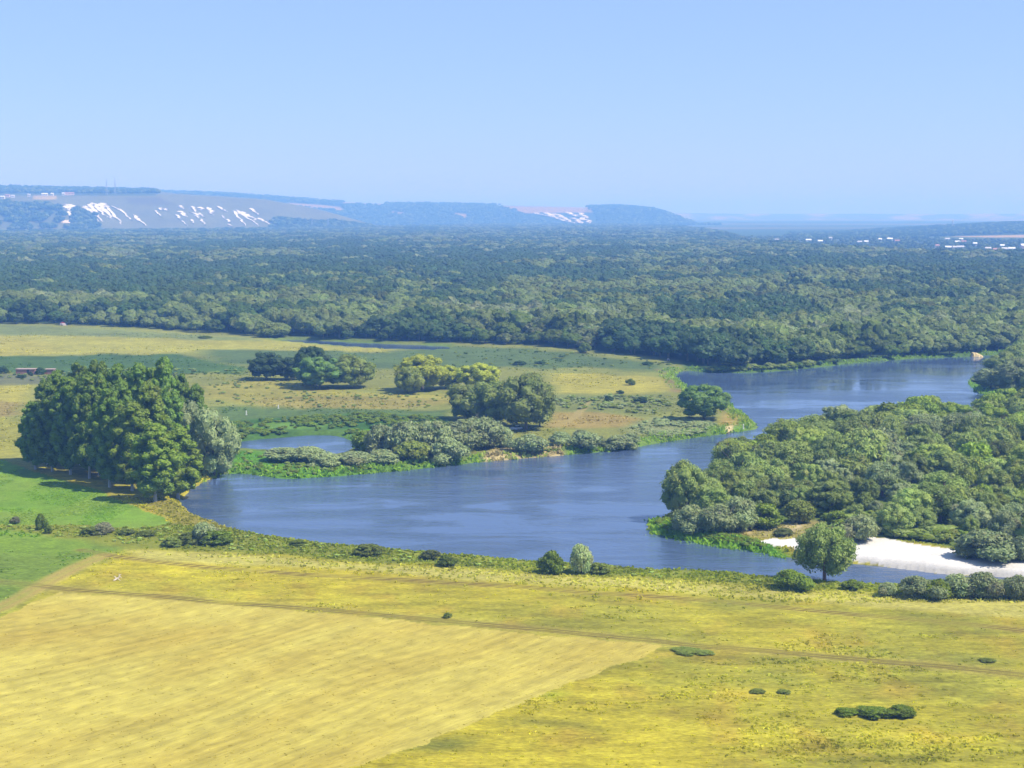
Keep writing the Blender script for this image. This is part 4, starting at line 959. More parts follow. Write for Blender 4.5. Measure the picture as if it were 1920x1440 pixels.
def col_mid(px, py, f, t):
    n = fbm(px, py * 3, 30, 431, 3)[:, None]
    C = alb((72, 92, 60)) * (1 + .15 * n) * np.ones((len(px), 3))
    pink = alb((206, 174, 132))
    for P in ([(540, 380), (600, 384), (636, 388), (650, 396), (600, 392), (545, 386)], [(640, 377), (720, 379), (720, 384), (640, 383)], [(920, 386), (1108, 388), (1112, 398), (980, 400), (960, 392)],
              [(730, 396), (762, 399), (760, 403), (738, 401)], [(850, 399), (880, 402), (876, 409), (855, 406)], [(620, 408), (668, 418), (660, 424), (620, 415)]):
        C = C + (pink - C) * inpoly(px, py, P, 1)[:, None] * .85
    return C
mid_hill, loc_mid, mf, mpx, mpy = hill('wooded_hill', np.arange(180, 1350, 4), lambda x: 9000.0, lambda x: 9800.0, lambda x: 11200.0,
    ip1([(180, 364), (290, 363), (400, 366), (500, 372), (600, 380), (700, 386), (850, 387), (960, 390), (1098, 394), (1106, 391), (1160, 389), (1220, 394), (1250, 401), (1275, 411), (1300, 422), (1350, 434)]),
    ip1([(180, 359), (290, 359), (400, 363), (500, 369), (600, 377), (700, 382), (850, 383), (960, 386), (1098, 389), (1106, 388), (1160, 387), (1220, 392), (1250, 400), (1275, 410), (1300, 421), (1350, 433)]),
    col_mid, 'farther blue wooded hill with a chalk quarry face', 441, rough=4)

def col_right(px, py, f, t):
    n = fbm(px, py * 3, 30, 461, 3)[:, None]
    C = alb((72, 92, 60)) * (1 + .15 * n) * np.ones((len(px), 3))
    C = C + (alb((214, 182, 138)) - C) * inpoly(px, py, [(1732, 446), (1800, 443), (1930, 440), (2500, 438), (2500, 452), (1930, 450), (1760, 453)], .8)[:, None]
    return C
right_hill, loc_right, rf, rpx, rpy = hill('wooded_ridge', np.arange(1480, 2500, 4), lambda x: 4400.0, lambda x: 6300.0, lambda x: 7300.0,
    ip1([(1480, 438), (1580, 437), (1650, 433), (1740, 428), (1800, 425), (1850, 422), (1920, 420), (2100, 415), (2500, 412)]),
    ip1([(1480, 437.5), (1580, 436.5), (1650, 432), (1740, 427), (1800, 424), (1850, 421), (1920, 419), (2100, 414), (2500, 411)]),
    col_right, 'low dark wooded ridge behind the village', 471, rough=1.0)

# far blue ridge line beyond the right end of the wooded hill
far_ridge, _, _, _, _ = hill('far_ridge', np.arange(1150, 2700, 10), lambda x: 15000.0, lambda x: 17500.0, lambda x: 21000.0, ip1([(1150, 402), (1280, 400), (1400, 402), (1600, 401.5), (1750, 402.5), (2000, 401), (2700, 402)]), ip1([(1150, 401), (1280, 399), (1400, 401), (1600, 400.5), (1750, 401.5), (2000, 400), (2700, 401)]),
    lambda px, py, f, t: alb((110, 130, 90)) + (alb((200, 176, 140)) - alb((110, 130, 90))) * np.clip(2 * fbm(px * .2, py, 6, 491, 2), 0, 1)[:, None] * np.ones((len(px), 3)), 'faint far ridge with pale fields on the horizon', 493, rough=2)

# trees that cover the hills
def hill_trees(name, f, px, py, maskf, n, label, seed, h0, h1):
    r = np.random.default_rng(seed)
    w = np.clip(maskf(px, py), 0, 1)
    vis = (px > -150) & (px < 2070); w = w * vis
    i = r.choice(len(f), n, p=w / w.sum())
    P = f[i] + np.stack([r.normal(0, 9, n), r.normal(0, 9, n), np.zeros(n) - 1.5], 1)
    hs = r.uniform(h0, h1, n); ws = hs * r.uniform(.9, 1.5, n)
    sel = [2, 3, 0, 3]
    return scatter_object(name, P, np.stack([ws, ws, hs], 1), r.uniform(0, 6.28, n), r.integers(0, 8, n), label, [LODS[k * 2 + j][1] for k in sel for j in (0, 1)], M_LEAF)
hill_trees('hilltop_wood', lf, lpx, lpy, lambda x, y: np.maximum(inpoly(x, y, [(-600, 330), (292, 345), (292, 363), (-600, 364)], .8), .45 * inpoly(x, y, [(-600, 380), (60, 380), (118, 392), (104, 430), (-600, 446)], 2) * (fbm(x, y * 2, 20, 501, 2) > -.1)
           + .8 * inpoly(x, y, [(138, 392), (158, 398), (190, 428), (130, 436), (142, 415)], 1) + .5 * inpoly(x, y, [(520, 412), (640, 418), (760, 440), (500, 440)], 2)), 3200, 'hazy wood on the crown of the chalk hill', 511, 12, 20)
def mid_mask(x, y):
    m = np.ones(len(x))
    for P in ([(535, 379), (600, 383), (640, 387), (655, 398), (600, 393), (540, 387)], [(640, 376), (722, 378), (722, 386), (640, 384)], [(915, 385), (1100, 387), (1118, 400), (1124, 430), (1080, 430), (990, 408), (960, 393)], [(726, 395), (764, 398), (762, 404), (736, 402)], [(848, 398), (882, 401), (878, 410), (853, 407)], [(618, 406), (670, 417), (662, 426), (618, 416)]):
        m *= 1 - inpoly(x, y, P, .6)
    return m
hill_trees('hillside_wood', mf, mpx, mpy, mid_mask, 9000, 'hazy blue wood covering the farther hill', 521, 12, 22)
hill_trees('ridge_wood', rf, rpx, rpy, lambda x, y: 1 - inpoly(x, y, [(1728, 445), (1800, 442), (1930, 438), (2500, 436), (2500, 454), (1930, 452), (1760, 454)], .5), 5200, 'dark hazy wood on the low ridge behind the village', 531, 9, 15)
# orchards and trees among the village houses
vr = np.random.default_rng(541); n = 2600
vx = vr.uniform(1330, 1990, n); vd = np.interp(vx, [1330, 1400, 1560, 1700, 1920], [4500, 3500, 2850, 2550, 2420]) + vr.uniform(0, 1, n) ** .8 * np.interp(vx, [1330, 1500, 1700], [1100, 1500, 1750])
vp = np.array([(at_dist(a, 450, d)[0], d, 0.8) for a, d in zip(vx, vd)])
vh = vr.uniform(3, 7.5, n)
scatter_object('village_trees', vp, np.stack([vh * 1.2, vh * 1.2, vh], 1), vr.uniform(0, 6.28, n), vr.integers(0, 8, n), 'orchards and garden trees among the village houses', [LODS[k * 2 + j][1] for k in (2, 0, 5, 3) for j in (0, 1)], M_LEAF)

# chalk outcrops, each a raised patch on its hill
def outcrop(parent, locate, x0, y0, x1, y1, w, seed, tint=(255, 252, 244), depth=5.0, name='chalk_outcrop'):
    r = np.random.default_rng(seed); n = 13
    V = []; 
    for i in range(n):
        t = i / (n - 1); hw = w * .5 * min(1, .35 + t * 4) * (1.05 - t) ** .7 * r.uniform(.55, 1.35)
        cx = x0 + (x1 - x0) * t + r.normal(0, w * .14); cy = y0 + (y1 - y0) * t
        for k, s in enumerate((-1, -.55, 0, .55, 1)):
            p = locate(cx + s * hw, cy)
            out = -1.5 if k in (0, 4) or i in (0, n - 1) else depth * r.uniform(.6, 1.2)
            V.append((p[0], p[1] - out, p[2] + out * .35))
    q = [[i * 5 + k, i * 5 + k + 1, (i + 1) * 5 + k + 1, (i + 1) * 5 + k] for i in range(n - 1) for k in range(4)]
    V = np.array(V)
    edge_ = np.tile(np.array([.75, .15, 0, .15, .75]), n)[:, None]; edge_[:5] = .8; edge_[-10:-5] = .5; edge_[-5:] = .9
    C = srgb(tint) * .64 * (1 + .10 * r.standard_normal((len(V), 1)))
    C = C + (alb((140, 136, 108)) - C) * np.clip(edge_ + .15 * r.standard_normal((len(V), 1)), 0, 1)
    return add(name, mk_mesh(name, V, q, cols=np.clip(C, 0, .85), mat=M_CHALK), parent)
streaks = [(126, 382, 138, 400, 11), (128, 396, 134, 412, 3), (118, 412, 140, 430, 13), (158, 385, 180, 416, 10), (166, 378, 193, 417, 6), (176, 380, 198, 408, 6), (182, 380, 209, 411, 7), (196, 384, 229, 422, 5), (188, 380, 204, 390, 8), (210, 386, 226, 396, 3), (222, 390, 249, 416, 3.5), (247, 402, 276, 425, 5),
           (290, 394, 304, 408, 3), (299, 390, 302, 395, 5), (309, 391, 313, 396, 5), (330, 402, 339, 413, 4), (336, 385, 344, 393, 4), (336, 395, 348, 408, 7), (340, 413, 352, 424, 2), (360, 386, 368, 399, 4), (360, 398, 372, 410, 6), (374, 388, 379, 396, 6), (372, 399, 384, 408, 4), (374, 410, 387, 423, 3), (387, 388, 400, 404, 6), (406, 386, 426, 398, 5), (416, 404, 421, 411, 3), (425, 411, 432, 418, 4), (358, 411, 364, 420, 3),
           (434, 394, 462, 425, 4), (440, 392, 488, 426, 5), (450, 396, 480, 414, 8), (469, 390, 485, 404, 5), (482, 408, 508, 422, 5), (426, 420, 436, 425, 3)]
for i, (a, b, c, d, w) in enumerate(streaks):
    outcrop(left_hill, loc_left, a, b, c, d, w * 2.5, 600 + i, (255, 236, 200) if i == 2 else (255, 252, 246))
q = [(1000, 399, 1030, 408, 7), (1020, 398, 1050, 412, 9), (1040, 400, 1075, 420, 9), (1060, 398, 1090, 410, 8), (1050, 412, 1090, 424, 7), (1085, 399, 1106, 412, 9), (1090, 408, 1112, 424, 10), (1074, 408, 1100, 426, 9), (1096, 420, 1120, 427, 6), (1030, 405, 1060, 416, 6)]
for i, (a, b, c, d, w) in enumerate(q):
    outcrop(mid_hill, loc_mid, a, b, c, d, w * 2.2, 700 + i, (255, 248, 240), depth=14)

# ------------------------------------------------------------------ houses, masts, pylons far away
M_WHITEWALL = flat_mat('whitewashed_wall', (0.52, 0.51, 0.49), .9, .06, .5)
M_PINKWALL = flat_mat('pinkish_plaster', (0.62, 0.45, 0.36), .9, .08, .5)
M_ROOFG = flat_mat('grey_slate_roof', (0.42, 0.42, 0.43), .8, .15, .6)
M_ROOFR = flat_mat('rusty_roof', (0.34, 0.17, 0.12), .8, .15, .6)
M_ROOFW = flat_mat('pale_metal_roof', (0.72, 0.74, 0.76), .45, .06, .6)
M_DARK = flat_mat('dark_opening', (0.03, 0.035, 0.04), .4, .1, 2)
M_STEEL = flat_mat('galvanised_steel', (0.30, 0.32, 0.34), .5, .1, 2, metallic=.6)
def house(base, w, d, h, rh, wall, roof, rot, label, group, nwin=3):
    e = bpy.data.objects.new('house', None); COL.objects.link(e); e.location = base; e.rotation_euler = (0, 0, rot)
    e['label'] = label; e['category'] = 'house'; e['group'] = group
    m = MB().box(-w / 2, w / 2, -d / 2, d / 2, -2, h)
    m.poly([(-w / 2, -d / 2, h), (-w / 2, d / 2, h), (-w / 2, 0, h + rh)]); m.poly([(w / 2, -d / 2, h), (w / 2, 0, h + rh), (w / 2, d / 2, h)])
    add('wall', m.mesh('wall', wall), e)
    o = .5; rm = MB()
    for s in (-1, 1):
        a = [(-w / 2 - o, s * (d / 2 + o), h - o * rh / (d / 2)), (w / 2 + o, s * (d / 2 + o), h - o * rh / (d / 2)), (w / 2 + o, 0, h + rh), (-w / 2 - o, 0, h + rh)]
        b = [(x, y, z + .22) for x, y, z in a]
        rm.poly(b); rm.poly(a[::-1]); rm.poly([a[0], a[1], b[1], b[0]]); rm.poly([a[1], a[2], b[2], b[1]]); rm.poly([a[3], a[0], b[0], b[3]])
    ro = add('roof', rm.mesh('roof', roof), e)
    add('chimney', MB().box(w * .2, w * .2 + .7, -.35, .35, h + rh - .5, h + rh + .9).mesh('chimney', M_ROOFR), ro)
    for i in range(nwin):
        x = -w / 2 + w * (i + .5) / nwin
        add('window', MB().box(x - .5, x + .5, -d / 2 - .04, -d / 2 + .05, h * .35, h * .8).mesh('window', M_DARK), e)
    return e
vill = [(1457, 453, 10), (1516, 453, 13), (1538, 455, 11), (1557, 450, 8), (1612, 457, 10), (1624, 456, 9), (1650, 452, 8), (1668, 451, 15), (1682, 455, 11), (1757, 464, 8), (1776, 452, 11), (1778, 468, 11), (1790, 468, 9), (1795, 457, 11), (1802, 451, 9), (1807, 456, 11), (1801, 468, 12),
        (1828, 461, 8), (1852, 471, 11), (1868, 472, 12), (1883, 472, 11), (1897, 470, 12), (1879, 464, 8)]
vlab = {}
for i, (x, yb, w) in enumerate(vill):
    y = min(H * FPX / (yb + 1 - HOR), 4350)
    X = at_dist(x, yb, y)[0]
    zone = 'at the village\'s outer end' if x < 1580 else 'short of the pink field' if x < 1700 else 'in the middle of the village' if x < 1830 else 'near the picture\'s edge'
    row = ', lower row' if yb > 462 else ', upper row'
    # long white side turned to the viewer, standing clear of the trees
    hname = house((X, y, 0.8), w, 7, random.uniform(5.0, 6.6), 2.4, M_WHITEWALL, random.choice((M_ROOFW, M_ROOFG, M_ROOFG, M_ROOFR)), random.uniform(-.3, .3), 'small white house ' + zone + row, 'white houses ' + zone + row); vlab.setdefault(bpy.data.objects[hname.name]['label'], []).append((x, hname))
number_labels(vlab)
house((at_dist(1919, 470, 3080)[0], 3080, .8), 11, 9, 10, 3, M_PINKWALL, M_ROOFW, .1, 'tall pale building cut by the picture\'s edge beside the village', 'village buildings', 4)
for x, yb, w, wall, roof, lb in [(5, 373, 12, M_WHITEWALL, M_ROOFW, 'white house at the picture\'s edge on the chalk hill'), (14, 370, 13, M_PINKWALL, M_ROOFR, 'pinkish house beside the white one on the chalk hill'), (24, 371, 12, M_WHITEWALL, M_ROOFG, 'small white house third along on the chalk hill'), (54, 369, 9, M_WHITEWALL, M_ROOFG, 'small house before the tan field on the chalk hill'),
                             (84, 361, 19, M_WHITEWALL, M_ROOFW, 'long white building on the crown of the chalk hill'), (98, 360, 8, M_WHITEWALL, M_ROOFW, 'little white house beside the long white building'), (130, 362, 30, M_PINKWALL, M_ROOFR, 'long pale building on the crown of the chalk hill near the masts'), (119, 364, 9, M_WHITEWALL, M_ROOFW, 'small white house before the long pale building')]:
    p = loc_left(x, yb)
    house((p[0], p[1], p[2] + 1), w * 1.2, 9, 7.2, 2.8, wall, roof, random.uniform(-.2, .2), lb, 'houses on the chalk hill')
def mast(x, y0, y1, name, label, arms=0, group=None, loc=loc_left, wide=3.0, d=None):
    p = loc(x, y0) if d is None else np.array(at_dist(x, y0, d)); sc = FPX / p[1]; h = (y0 - y1) / sc
    e = bpy.data.objects.new(name, None); COL.objects.link(e); e.location = (p[0], p[1], p[2] - 1); e['label'] = label; e['category'] = 'mast' if not arms else 'pylon'
    if group: e['group'] = group
    m = MB(); n = 10
    for sx in (-1, 1):
        for sy in (-1, 1):
            m.tube([(sx * wide, sy * wide, 0), (sx * wide * .25, sy * wide * .25, h * .85), (0, 0, h)], [.45, .35, .2], 4)
    add('legs', m.mesh('legs', M_STEEL), e)
    m = MB()
    for i in range(n):
        z0, z1 = h * .85 * i / n, h * .85 * (i + 1) / n; a, b = wide * (1 - .75 * i / n), wide * (1 - .75 * (i + 1) / n)
        for (p0, p1) in (((-a, -a, z0), (b, -b, z1)), ((a, -a, z0), (-b, -b, z1)), ((-a, a, z0), (b, b, z1)), ((a, -a, z0), (b, b, z1))):
            m.tube([p0, p1], [.2, .2], 4)
    add('bracing', m.mesh('bracing', M_STEEL), e)
    for i in range(arms):
        z = h * (.72 + .12 * i); l = wide * 2.2 * (1 - .2 * i)
        add('crossarm', MB().tube([(-l, 0, z), (0, 0, z + .6), (l, 0, z)], [.15, .5, .15], 4).mesh('crossarm', M_STEEL), e)
    if not arms: add('antenna', MB().tube([(0, 0, h), (0, 0, h * 1.06)], [.3, .15], 5).mesh('antenna', M_STEEL), e)
mast(200, 366, 335, 'radio_mast', 'lattice mast on the chalk hill, the one nearer the houses')
mast(216, 364, 332, 'radio_mast', 'lattice mast on the chalk hill, the one over the wood')
mast(585, 428, 406, 'power_pylon', 'power pylon at the descending end of the chalk hill', 3, 'far power pylons', wide=3.5)
mast(615, 428, 409, 'power_pylon', 'second power pylon past the descending end of the chalk hill', 3, 'far power pylons', wide=3.5)
mast(1786, 430, 412, 'power_pylon', 'power pylon on the low ridge behind the village', 3, 'far power pylons', loc=loc_right, wide=3.5)

# ------------------------------------------------------------------ small things on the meadows
M_BRICK = flat_mat('red_brick', (0.30, 0.15, 0.11), .9, .25, 2.5, bump=.3)
M_BRICKPALE = flat_mat('pale_coping', (0.30, 0.22, 0.18), .9, .15, 1.5)
def ruin(px, py, w, h, d, label, gap):
    x, y, z = on_ground(px, py)
    e = bpy.data.objects.new('brick_shed', None); COL.objects.link(e); e.location = (x, y, z); e['label'] = label; e['category'] = 'shed'; e['group'] = 'brick sheds in the swale'
    segs = [(-w / 2, gap - .6), (gap + .6, w / 2)] if gap is not None else [(-w / 2, w / 2)]
    for a, b in segs: add('wall', MB().box(a, b, -d / 2, -d / 2 + .35, -.4, h).mesh('wall', M_BRICK), e)
    for a in (-w / 2, w / 2 - .35): add('wall', MB().box(a + .002, a + .348, -d / 2 + .352, d / 2 - .352, -.4, h).mesh('wall', M_BRICK), e)
    add('wall', MB().box(-w / 2, w / 2, d / 2 - .35, d / 2, -.4, h).mesh('wall', M_BRICK), e)
    if gap is not None: add('door', MB().box(gap - .58, gap + .58, -d / 2 + .1, -d / 2 + .2, -.2, h - .1).mesh('door', M_DARK), e)
    add('roof', MB().box(-w / 2 - .25, w / 2 + .25, -d / 2 - .3, d / 2 + .25, h + .005, h + .25).mesh('roof', M_BRICKPALE), e)
ruin(50, 701, 8.6, 2.2, 4, 'low red brick shed with a gap, in the dark green swale', 1.2)
ruin(94, 701, 4.0, 2.1, 3.5, 'smaller red brick shed half hidden behind the poplar grove', None)
for x, y, t, w, lb in [(57, 705, 696, 10, 'weed bush grown before the brick shed\'s gap'), (76, 702, 688, 20, 'dark bush between the two brick sheds'), (6, 700, 686, 22, 'dark bush beside the brick shed at the picture\'s edge'), (40, 708, 702, 22, 'low weeds at the brick shed\'s corner')]:
    ptree('meadow_bush', 'lowbush', x, y, t, w, F['dark'] * 1.2, lb, 'bush', 'bushes around the brick sheds', crown='foliage', trunk='stems')

M_POST = flat_mat('white_concrete', (0.66, 0.66, 0.62), .9, .1, 3)
for x, y, t, lb in [(462, 778, 770, 'white post on the green marsh edge'), (522, 766, 759, 'pale post on the brown meadow edge'), (1394, 800, 791, 'white post at the tip of the peninsula')]:
    bx, by, bz = on_ground(x, y); h = (y - t) * by / FPX
    e = bpy.data.objects.new('marker_post', None); COL.objects.link(e); e.location = (bx, by, bz); e['label'] = lb; e['category'] = 'post'
    add('shaft', MB().loft([[(sx * r0, sy * r0, zz) for sx, sy in ((-1, -1), (1, -1), (1, 1), (-1, 1))] for r0, zz in ((.17, -.3), (.16, h - .1), (.10, h))]).poly([(-.1, -.1, h), (.1, -.1, h), (.1, .1, h), (-.1, .1, h)]).mesh('shaft', M_POST), e)
    add('foot', MB().box(-.28, .28, -.28, .28, -.3, .12).mesh('foot', M_POST), e)

# white car under the big willows
M_CARW = flat_mat('white_car_paint', (0.72, 0.73, 0.74), .3, .03, 2); M_GLASS = flat_mat('dark_car_glass', (0.03, 0.04, 0.05), .1, .05, 2); M_TYRE = flat_mat('tyre_rubber', (0.025, 0.025, 0.025), .8, .1, 5); M_LAMP = flat_mat('lamp_glass', (0.6, 0.6, 0.58), .2, .05, 3)
def car(px, py, rot, paint_m, label, s=1.0):
    x, y, z = on_ground(px, py)
    e = bpy.data.objects.new('parked_car', None); COL.objects.link(e); e.location = (x, y, z); e.rotation_euler = (0, 0, rot); e.scale = (s, s, s); e['label'] = label; e['category'] = 'car'
    def ring(xx, hw, z0, z1, tuck=.06): return [(xx, -hw, z0), (xx, hw, z0), (xx, hw + tuck, (z0 + z1) / 2), (xx, hw - .02, z1), (xx, -hw + .02, z1), (xx, -hw - tuck, (z0 + z1) / 2)]
    prof = [(-2.05, .60, .42, .66), (-1.98, .74, .30, .78), (-1.3, .78, .24, .90), (-.6, .80, .22, .94), (.8, .80, .22, .94), (1.55, .78, .24, .92), (1.98, .74, .30, .86), (2.05, .62, .40, .70)]
    b = MB().loft([ring(*p) for p in prof]); b.poly(ring(*prof[0])[::-1]); b.poly(ring(*prof[-1]))
    add('body', b.mesh('body', paint_m, True), e)
    cab = [(-.75, .70, .93, .95), (-.25, .60, .93, 1.40), (.3, .62, .93, 1.46), (1.0, .60, .93, 1.42), (1.6, .70, .93, .96)]
    c = MB().loft([ring(*p, tuck=.04) for p in cab]); cb = add('cabin', c.mesh('cabin', M_GLASS, False), e)
    add('roof', MB().loft([[(xx, -hw, zz), (xx, hw, zz), (xx, hw, zz + .05), (xx, -hw, zz + .05)] for xx, hw, zz in ((-.3, .58, 1.40), (.3, .62, 1.455), (1.05, .58, 1.41))]).mesh('roof', paint_m), e)
    for sx in (-1.3, 1.3):
        for sy in (-.8, .8):
            w = add('wheel', MB().loft([[(sx + .31 * math.cos(a), sy + o, .31 + .31 * math.sin(a)) for a in np.linspace(0, 2 * math.pi, 15)[:-1]] for o in (-.1, .1)]).mesh('wheel', M_TYRE), e)
            add('rim', MB().poly([(sx + .18 * math.cos(a), sy + math.copysign(.112, sy), .31 + .18 * math.sin(a)) for a in np.linspace(0, 2 * math.pi, 11)[:-1]]).mesh('rim', M_STEEL), w)
    for sy in (-.55, .55): add('headlight', MB().box(-2.07, -1.98, sy - .14, sy + .14, .58, .70).mesh('headlight', M_LAMP), e)
    return e
car(968, 806, 0.5, M_CARW, 'white car parked in the shade under the big willows')

# tents by the forest
M_TENTR = flat_mat('dark_red_canvas', (0.20, 0.04, 0.06), .85, .1, 2); M_TENTW = flat_mat('pale_canvas', (0.40, 0.34, 0.36), .85, .08, 2)
def tent(px, py, w, h, m1, m2, label):
    x, y, z = on_ground(px, py)
    e = bpy.data.objects.new('camping_tent', None); COL.objects.link(e); e.location = (x, y, z); e['label'] = label; e['category'] = 'tent'
    n = 9; rings = []
    for t in np.linspace(0, 1, 5):
        rr = w / 2 * math.cos(t * 1.25); rings.append([(rr * math.cos(a) , rr * .8 * math.sin(a), h * math.sin(t * 1.25) / math.sin(1.25) * 1.0) for a in np.linspace(0, 2 * math.pi, n)[:-1]])
    b = MB().loft(rings[:3]); add('inner_wall', b.mesh('inner_wall', m2), e)
    b = MB().loft(rings[2:]); b.poly(rings[-1]); add('flysheet', b.mesh('flysheet', m1), e)
    add('door', MB().poly([(-w * .12, -w * .4 * .98 - .03, .02), (w * .12, -w * .4 * .98 - .03, .02), (w * .06, -w * .34, h * .5), (-w * .06, -w * .34, h * .5)]).mesh('door', M_DARK), e)
tent(118, 610, 4.6, 2.4, M_TENTR, M_TENTW, 'dark red and pale tent at the forest edge beyond the meadow')
tent(1253, 676, 1.5, 1.2, M_TENTW, M_TENTW, 'tiny white tent in the dark corner by the river')

# bleached branches lying on the yellow meadow
M_DEAD = flat_mat('bleached_wood', (0.60, 0.52, 0.42), .85, .25, 5)
x, y, z = on_ground(221, 1088)
e = bpy.data.objects.new('dead_branch', None); COL.objects.link(e); e.location = (x, y, z); e.scale = (.8, .8, .9); e['label'] = 'bleached forked dead branch lying in the yellow meadow'; e['category'] = 'branch'
add('stem', MB().tube([(-1.0, -.2, .02), (-.3, 0, .35), (.2, .1, .6), (.35, .15, 1.0), (.3, .1, 1.5)], [.16, .17, .15, .12, .05]).mesh('stem', M_DEAD), e)
for k, (a, b, c) in enumerate((((-.3, 0, .35), (-.7, .1, .75), (-1.0, .1, .9)), ((.2, .1, .6), (.7, 0, .8), (.95, 0, .5)), ((-.1, 0, .4), (.3, -.4, .3), (.8, -.5, .03)), ((.35, .15, 1.0), (.7, .2, 1.25), (.85, .2, 1.2)), ((-.3, 0, .3), (-.6, -.5, .15), (-.9, -.7, .02)))):
    add('fork', MB().tube([a, b, c], [.13, .10, .04], 5).mesh('fork', M_DEAD), e)

# sand cliff on the far bank
sx, sy, sz_ = on_ground(1836, 669)
sm = MB(); rr = np.random.default_rng(3)
rows_ = []
for j, (zz, back) in enumerate(((-.5, 0), (1.2, .8), (2.6, 1.8), (3.8, 3.2), (4.2, 7))):
    rows_.append([(-4.6 + 9.2 * i / 9 + rr.normal(0, .2), back + rr.normal(0, .25) - 1.5 * math.sin(math.pi * i / 9), (zz if zz < 0 else zz * math.sin(math.pi * min(1, (9 - i) / 7 + .06) / 2 + .0) * (1 if i > 0 else .3)) + rr.normal(0, .12)) for i in range(10)])
nv0 = 0
for rw in rows_: sm.v += rw
sm.q = [[j * 10 + i, j * 10 + i + 1, (j + 1) * 10 + i + 1, (j + 1) * 10 + i] for j in range(4) for i in range(9)]
for i_, p_ in enumerate(sm.v): sm.v[i_] = (p_[0] * .75, p_[1] * .75, p_[2] * .62)
add('sand_cliff', sm.mesh('sand_cliff', M_SAND, False, np.tile(alb((238, 214, 170)), (50, 1))), None, (sx, sy, sz_ - .6), kind='structure', label='small bright sand cliff on the far river bank')

# ------------------------------------------------------------------ grasses
def blades(name, X, Y, hgt, wid, C, label, n_bl=3, seed=0, lean=.5):
    r = np.random.default_rng(seed); n = len(X); Z = height(X, Y)
    a = r.uniform(0, math.pi, (n, 1)) + np.arange(n_bl)[None] * math.pi / n_bl
    ca, sa = np.cos(a), np.sin(a)
    w = wid[:, None] * r.uniform(.6, 1.3, (n, n_bl)) * .5; h = hgt[:, None] * r.uniform(.6, 1.25, (n, n_bl))
    lx = r.normal(0, lean, (n, n_bl)) * h; ly = r.normal(0, lean, (n, n_bl)) * h
    ox = r.normal(0, .4, (n, n_bl)) * wid[:, None]; oy = r.normal(0, .4, (n, n_bl)) * wid[:, None]
    x = X[:, None] + ox; y = Y[:, None] + oy; z = np.repeat(Z[:, None], n_bl, 1)
    v = np.stack([np.stack([x - ca * w, y - sa * w, z - .05], -1), np.stack([x + ca * w, y + sa * w, z - .05], -1), np.stack([x + ca * w * .5 + lx, y + sa * w * .5 + ly, z + h], -1), np.stack([x - ca * w * .6 + lx, y - sa * w * .6 + ly, z + h * .85], -1)], 2).reshape(-1, 3)
    q = np.arange(n * n_bl * 4).reshape(-1, 4)
    return add(name, mk_mesh(name, v, q, cols=np.clip(np.repeat(C, n_bl * 4, 0), .003, .8), mat=M_GRASS), kind='stuff', label=label)

def pix_scatter(n, x0, x1, y0, y1, seed):
    r = np.random.default_rng(seed)
    px = r.uniform(x0, x1, n); py = r.uniform(y0, y1, n)
    a = (px - 960) / FPX; b = (720 - py) / FPX
    t = (1.2 - H) / (-SP + CP * b)
    return a * t, (CP + SP * b) * t, r

# yellow meadow, taller tufts with green, brown and yellow heads
X, Y, r = pix_scatter(34000, -250, 2170, 1030, 1500, 801)
C, zn = ground_col(X, Y, True); k = (zn == 0) & (river_sd(X, Y) < -1.5); X, Y, C = X[k], Y[k], C[k]
m = r.uniform(size=len(X))[:, None]; pat = (fbm(X, Y, 18, 803, 3) + .4 * fbm(X, Y, 3, 805, 2))[:, None]
k = (pat[:, 0] + .5 * fbm(X, Y, 45, 807, 2) > .30) | (m[:, 0] < .08); X, Y, C, m, pat = X[k], Y[k], C[k], m[k], pat[k]
C = C * np.array([1.0, 1.06, 1.0]) * (2.05 + .3 * r.standard_normal((len(X), 1)))
blades('meadow_grass', X, Y, r.uniform(.06, .22, len(X)) * np.where(pat[:, 0] > .5, 1.6, 1), r.uniform(.3, .8, len(X)), C, 'tall dry grass tufts of the yellow meadow', 3, 1)
# hay lying on the mown field
X, Y, r = pix_scatter(4000, -250, 1500, 1110, 1500, 811)
C, zn = ground_col(X, Y, True); k = zn == 1; X, Y, C = X[k], Y[k], C[k]
blades('hay', X, Y, r.uniform(.03, .08, len(X)), r.uniform(.3, .8, len(X)), C * (1.4 + .14 * r.standard_normal((len(X), 1))), 'loose hay and stubble on the mown field', 2, 2, 1.2)
# rough herbs of the near bank
X, Y, r = pix_scatter(42000, -250, 2170, 930, 1130, 821)
sd = river_sd(X, Y); C, zn = ground_col(X, Y, True)
strip = sstep(-34, -6, sd) * (sd < -.6) * (Y < 430) * (zn == 0)
strip = np.where((X < -60), strip + .5 * (np.abs(Y - np.interp(X, [-200, -60], [375, 372])) < 14) * (zn == 0), strip)
k = r.uniform(size=len(X)) < strip * .8; X, Y, C = X[k], Y[k], C[k]
blades('bank_herbs', X, Y, r.uniform(.15, .5, len(X)), r.uniform(.4, .9, len(X)), C * np.array([1.1, 1.15, .9]) * (1.7 + .2 * r.standard_normal((len(X), 1))), 'rough herbs and tall grass along the near bank', 3, 3)
